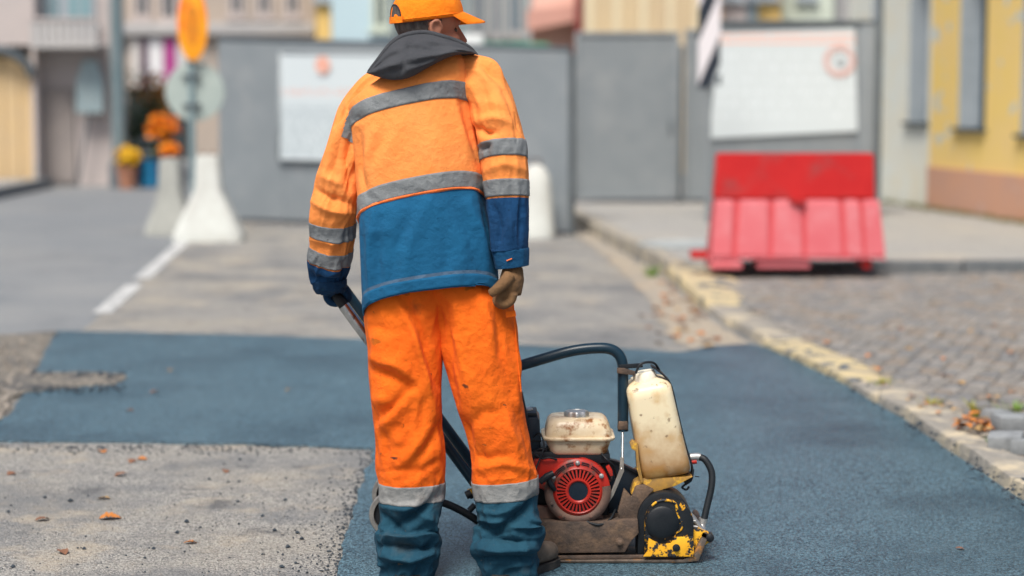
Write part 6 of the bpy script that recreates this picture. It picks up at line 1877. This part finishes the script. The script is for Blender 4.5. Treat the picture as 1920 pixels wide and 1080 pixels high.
for s_ in (-1, 1):
    head.append(ellipsoid_geo(hp(-.006, s_ * .079, -.028), (.018, .010, .030), HM, 16, 12))
    pts = [hp(.006, s_ * .080, -.045), hp(.012, s_ * .088, -.022), hp(.008, s_ * .093, -.002), hp(-.008, s_ * .094, .004), hp(-.022, s_ * .092, -.008), hp(-.022, s_ * .090, -.030), hp(-.010, s_ * .086, -.052), hp(.002, s_ * .082, -.058)]
    head.append(tube_geo(catmull(pts, 4), .0055, 10))
neck = tube_geo([hp(-.025, 0, -.04), hp(-.03, 0, -.10), W(800, 118, 6.09), W(796, 150, 6.08)], [.058, .056, .062, .08], 24)
def limb(pts, rad, nseg=4):
    rr_ = []
    for i in range(len(rad) - 1): rr_ += [rad[i] + (rad[i + 1] - rad[i]) * k / nseg for k in range(nseg)]
    return tube_geo(catmull(pts, nseg), rr_ + [rad[-1]], 18)
def kc(keys, idx): return [W(keys[i][0], keys[i][1], keys[i][4]) for i in idx]
trunk = []
for (a_, b_, r) in (((795, 150, 6.075), (792, 200, 6.055), .09), ((792, 200, 6.055), (800, 430, 6.02), .095), ((800, 430, 6.02), (815, 540, 6.03), .075)):
    A_, B_ = W(*a_), W(*b_)
    trunk.append(tube_geo([A_, (A_ + B_) / 2, B_], [r * .95, r, r * .95], 24))
    trunk.append(tube_geo([A_ - Vector((.05, 0, .01)), B_ - Vector((.05, 0, 0))], r * .85, 20)); trunk.append(tube_geo([A_ + Vector((.05, 0, -.01)), B_ + Vector((.05, 0, 0))], r * .85, 20))
larm = limb([W(720, 185, 6.05)] + kc(ls_keys, (2, 4, 6, 9, 12)) + [W(618, 540, 6.185)], [.06, .05, .045, .042, .036, .028, .024])
rarm = limb([W(860, 165, 6.06)] + kc(rs_keys, (2, 4, 6, 9, 12)) + [W(960, 510, 5.94)], [.055, .05, .045, .042, .036, .028, .026])
lleg = limb([W(790, 560, 6.02)] + kc(left_keys, (2, 4, 6, 9, 12, 14)) + [W(766, 1080, 6.0)], [.075, .075, .065, .052, .048, .036, .034, .034])
rleg = limb([W(860, 560, 6.02)] + kc(right_keys, (2, 4, 6, 9, 12, 14)) + [W(957, 1076, 6.0)], [.075, .075, .065, .052, .048, .036, .034, .034])

# hands: palm plus five finger chains each; gloves are the same chains, thicker
BC = A0 - dirh * .028 + Vector((0, .045, 0))       # centre of the grip bar under the left hand
def left_hand(g):
    parts = []
    wr = W(618, 524, 6.175)
    top = BC + Vector((-.006, .0, HB_R + .012))
    parts.append(tube_geo([wr, wr.lerp(top, .5), top + Vector((-.008, 0, .004))], [.030 * g, .038 * g, .034 * g], 16))
    parts.append(ellipsoid_geo(top + Vector((-.012, 0, .006)), (.032 * g, .044 * g, .030 * g), None, 18, 12))
    for k, (dy, ln) in enumerate(((-.036, .92), (-.012, 1.05), (.012, 1.0), (.036, .82))):
        rad = HB_R + .0095
        pts = []
        for t in (100, 150, 195, 240, 275 + 25 * ln, 300 + 20 * ln):
            pts.append(BC + Vector((math.cos(R(t)) * rad * 1.15, dy + .002 * k, math.sin(R(t)) * rad)))
        parts.append(limb(pts, [.0125 * g, .0118 * g, .011 * g, .0105 * g, .0098 * g, .0085 * g], 3))
    pts = [top + Vector((.004, -.036, .008)), BC + Vector((.026, -.040, .016)), BC + Vector((.034, -.030, -.006)), BC + Vector((.024, -.016, -.026))]
    parts.append(limb(pts, [.015 * g, .0135 * g, .0125 * g, .010 * g], 3))
    return parts
def right_hand(g):
    parts = []
    wr = W(962, 500, 5.935)
    kn = W(957, 552, 5.915)
    parts.append(tube_geo([wr, wr.lerp(kn, .45), kn], [.027 * g, .034 * g, .030 * g], 16))
    parts.append(ellipsoid_geo(W(957, 532, 5.92), (.030 * g, .042 * g, .042 * g), None, 18, 14))
    for k, (dy, ln) in enumerate(((-.030, .9), (-.010, 1.0), (.012, .97), (.032, .8))):
        b0 = W(962 - 2 * k, 550, 5.918 + dy)
        p1 = b0 + Vector((-.006, .0, -.024 * ln)); p2 = b0 + Vector((-.028 * ln, 0, -.036 * ln)); p3 = b0 + Vector((-.046 * ln, 0.002, -.026 * ln)); p4 = b0 + Vector((-.046 * ln, .004, -.010))
        parts.append(limb([b0, p1, p2, p3, p4], [.0135 * g, .0125 * g, .0118 * g, .0108 * g, .0092 * g], 3))
    parts.append(ellipsoid_geo(W(943, 548, 5.915), (.026 * g, .034 * g, .020 * g), None, 14, 10))
    pts = [W(956, 516, 5.885), W(945, 530, 5.868), W(931, 543, 5.862), W(919, 551, 5.866)]
    parts.append(limb(pts, [.018 * g, .0165 * g, .0145 * g, .0115 * g], 4))
    return parts
feet = []
body_parts = head + [neck] + trunk + [larm, rarm, lleg, rleg] + left_hand(.74) + right_hand(.8)
for (px, py, ang) in ((765, 1078, -4), (957, 1072, 38)):
    c = W(px, py, 6.0); d = Vector((math.sin(R(ang)), math.cos(R(ang)), 0)); z = GZ + .05
    feet.append((Vector((c.x, 6.0, 0)), d))
    body_parts.append(limb([Vector((c.x, 6.0, z + .07)), Vector((c.x, 6.0, z)) - d * .02, Vector((c.x, 6.0, z - .005)) + d * .08, Vector((c.x, 6.0, z - .008)) + d * .17], [.035, .034, .030, .022], 3))
body = remeshed("body", body_parts, .0062, 3, M_skin, person)
lg = remeshed("glove", left_hand(1.18), .0042, 2, M_gloven, person); lg["label"] = "navy glove closed on the compactor handle"
rg = remeshed("glove", right_hand(1.1), .0034, 2, M_glove, person); rg["label"] = "tan leather glove on the hanging right hand"
# navy glove gauntlet flaring over the left cuff
gc = Garment([(616, 522, 31, .042, 6.165, 0, -10), (617, 533, 31, .042, 6.17, -4, -10), (619, 542, 29, .04, 6.18, 0, -6), (622, 548, 24, .036, 6.19, 6, 0)], n=6, M=60, namp=.005, seed=9, vfreq=2.5, afreq=1.6)
gc.piece("gauntlet", 0, 3, M_gloven, lg, hem0=.003, hem1=.004)
# eyes under the visor, shade put into their dark colour
for s_ in (-1, 1):
    V, F = ellipsoid_geo(hp(.077, s_ * .031, -.026), (.010, .011, .009), HM, 14, 10)
    mesh("eye", V, F, mat("shade_darkened_eye", (.05, .035, .03), rough=.2), person)
# hair below the cap
V, F = [], []
na, nz_ = 60, 14
for i in range(nz_ + 1):
    z = .035 - .115 * i / nz_
    for k in range(na + 1):
        t = R(80 + (280 - 80) * k / na)
        front_cut = 1.0
        zz = max(z, -.028 - .05 * min(1, abs(k / na - .5) * -2 + 1) - .0 ) if True else z
        sc = math.sqrt(max(.05, 1 - ((zz - .02) / .108) ** 2))
        rx, ry = .102 * sc + .001, .0815 * sc + .001
        nzv = .0025 * mnoise.noise((k * .55, i * .25, 2)) 
        V.append(hp((rx + nzv) * math.cos(t), (ry + nzv) * math.sin(t), zz))
for i in range(nz_):
    for k in range(na): F.append((i * (na + 1) + k, i * (na + 1) + k + 1, (i + 1) * (na + 1) + k + 1, (i + 1) * (na + 1) + k))
mesh("hair", V, F, M_hair, person)
# cap
V, F = [], []
na, nz_ = 72, 22
CZ = .008
for i in range(nz_ + 1):
    ph = (math.pi / 2) * i / nz_
    for k in range(na):
        t = 2 * math.pi * k / na
        rr_ = math.cos(ph) ** .82
        pan = .0022 * math.cos(6 * t) ** 8 * rr_
        wrk = .003 * mnoise.noise((math.cos(t) * 2.2, math.sin(t) * 2.2, i * .16)) * min(1, i / 4)
        lx = .113 + (.004 if math.cos(t) > 0 else 0)
        V.append(hp((lx + wrk - pan) * rr_ * math.cos(t), (.091 + wrk - pan) * rr_ * math.sin(t), CZ + .108 * math.sin(ph) ** .95 + .010 * math.cos(t) * (1 - i / nz_)))
for i in range(nz_):
    for k in range(na): F.append((i * na + k, i * na + (k + 1) % na, (i + 1) * na + (k + 1) % na, (i + 1) * na + k))
# turned-in edge
o0 = len(V)
for k in range(na):
    t = 2 * math.pi * k / na
    V.append(hp(.106 * math.cos(t), .085 * math.sin(t), CZ + .008 + .010 * math.cos(t)))
for k in range(na): F.append((k, (k + 1) % na, o0 + (k + 1) % na, o0 + k))
cap = mesh("cap", V, F, M_capo, person)
tube("sweatband_seam", [hp(.1135 * math.cos(2 * math.pi * k / 48), .0915 * math.sin(2 * math.pi * k / 48), CZ + .010 + .010 * math.cos(2 * math.pi * k / 48)) for k in range(49)], .0014, M_capo, cap, seg=6)
lathe("cap_button", hp(0, 0, CZ + .107), Uh, [(.008, -.002), (.008, .003), (.004, .006), (0, .006)], M_capo, cap, seg=16)
# visor
V, F = [], []
nu_, nv2 = 24, 10
for side in (0, 1):
    for i in range(nu_ + 1):
        t = R(-62 + 124 * i / nu_)
        for k in range(nv2 + 1):
            q = k / nv2
            ext = .078 * math.cos(t * .92) ** .8
            x = (.112 + .0) * math.cos(t) + q * ext; y_ = .091 * math.sin(t) * (1 - .08 * q)
            z = CZ + .014 + .010 * math.cos(t) - .42 * q * ext - 2.2 * y_ * y_ * (.35 + .65 * q) - side * .004
            V.append(hp(x, y_, z))
W_ = nv2 + 1; NN = (nu_ + 1) * W_
for side in (0, 1):
    for i in range(nu_):
        for k in range(nv2): F.append(tuple(side * NN + q for q in (i * W_ + k, i * W_ + k + 1, (i + 1) * W_ + k + 1, (i + 1) * W_ + k)))
for i in range(nu_): F.append((i * W_ + nv2, (i + 1) * W_ + nv2, NN + (i + 1) * W_ + nv2, NN + i * W_ + nv2))
for e_ in (0, nu_):
    for k in range(nv2): F.append((e_ * W_ + k, e_ * W_ + k + 1, NN + e_ * W_ + k + 1, NN + e_ * W_ + k))
mesh("visor", V, F, M_capo, cap, angle=50)
# adjuster opening at the back of the cap, with its strap and dark binding
def cap_pt(t, z, o_=.0015):
    ph = math.asin(min(1, max(0, (z - CZ) / .108)) ** (1 / .95)); rr_ = math.cos(ph) ** .82
    return hp((.113 + o_) * rr_ * math.cos(t), (.091 + o_) * rr_ * math.sin(t), z - .010 * 1.0 * (1 - ph / (math.pi / 2)) * -math.cos(t) * 1.0)
V, F = [], []
n_ = 20
ctr = cap_pt(math.pi, CZ + .020)
rim = []
for k in range(n_ + 1):
    a_ = math.pi * k / n_
    rim.append(cap_pt(math.pi + .48 * math.cos(a_), CZ + .018 + .036 * math.sin(a_), .0018))
V = [ctr] + rim
F = [(0, k + 1, k + 2) for k in range(n_)]
mesh("opening", V, F, M_hair, cap)
tube("opening_binding", rim, .0022, mat("black_binding", (.02, .02, .022)), cap, seg=6)
V, F = [], []
for k in range(21):
    t = math.pi - .56 + 1.12 * k / 20
    for z, o_ in ((CZ + .001, .003), (CZ + .019, .003), (CZ + .019, .0005), (CZ + .001, .0005)): V.append(cap_pt(t, z, o_))
for k in range(20):
    for j in range(4): F.append((k * 4 + j, k * 4 + (j + 1) % 4, (k + 1) * 4 + (j + 1) % 4, (k + 1) * 4 + j))
mesh("strap", V, F, M_capo, cap, angle=40)

# ---------------------------------------------------------------- boots
for (c, d) in feet:
    sd = Vector((d.y, -d.x, 0))
    rows = []
    for (s_, w_, h) in ((-.075, .018, .05), (-.065, .032, .075), (-.05, .038, .10), (0, .040, .10), (.05, .044, .092), (.10, .050, .080), (.15, .050, .068), (.19, .042, .058), (.215, .024, .045), (.225, .008, .03)):
        ring = []
        for k in range(20):
            t = 2 * math.pi * k / 20
            cx, cz = math.cos(t), math.sin(t)
            ring.append(c + d * s_ + sd * (w_ * abs(cx) ** .7 * (1 if cx > 0 else -1)) + Vector((0, 0, GZ + .020 + h * .5 + h * .5 * abs(cz) ** .8 * (1 if cz > 0 else -1))))
        rows.append(ring)
    V = [p for r_ in rows for p in r_]; F = []
    for i in range(len(rows) - 1):
        for k in range(20): F.append((i * 20 + k, i * 20 + (k + 1) % 20, (i + 1) * 20 + (k + 1) % 20, (i + 1) * 20 + k))
    F.append(tuple(range(20))); F.append(tuple(range(len(V) - 20, len(V))))
    bt = mesh("boot", V, F, M_boot, person)
    sole = []
    for (s_, w_) in ((-.09, .02), (-.075, .040), (-.03, .044), (.03, .042), (.09, .052), (.15, .053), (.20, .042), (.228, .015)):
        sole.append((s_, w_))
    out = [c + d * a_ + sd * b_ for a_, b_ in sole] + [c + d * a_ - sd * b_ for a_, b_ in reversed(sole)]
    V = [p + Vector((0, 0, GZ + .0015)) for p in out] + [p + Vector((0, 0, GZ + .024)) for p in out]; n_ = len(out)
    F = [tuple(range(n_)), tuple(range(n_, 2 * n_))] + [(k, (k + 1) % n_, n_ + (k + 1) % n_, n_ + k) for k in range(n_)]
    mesh("sole", V, F, M_sole, bt, smooth=False)
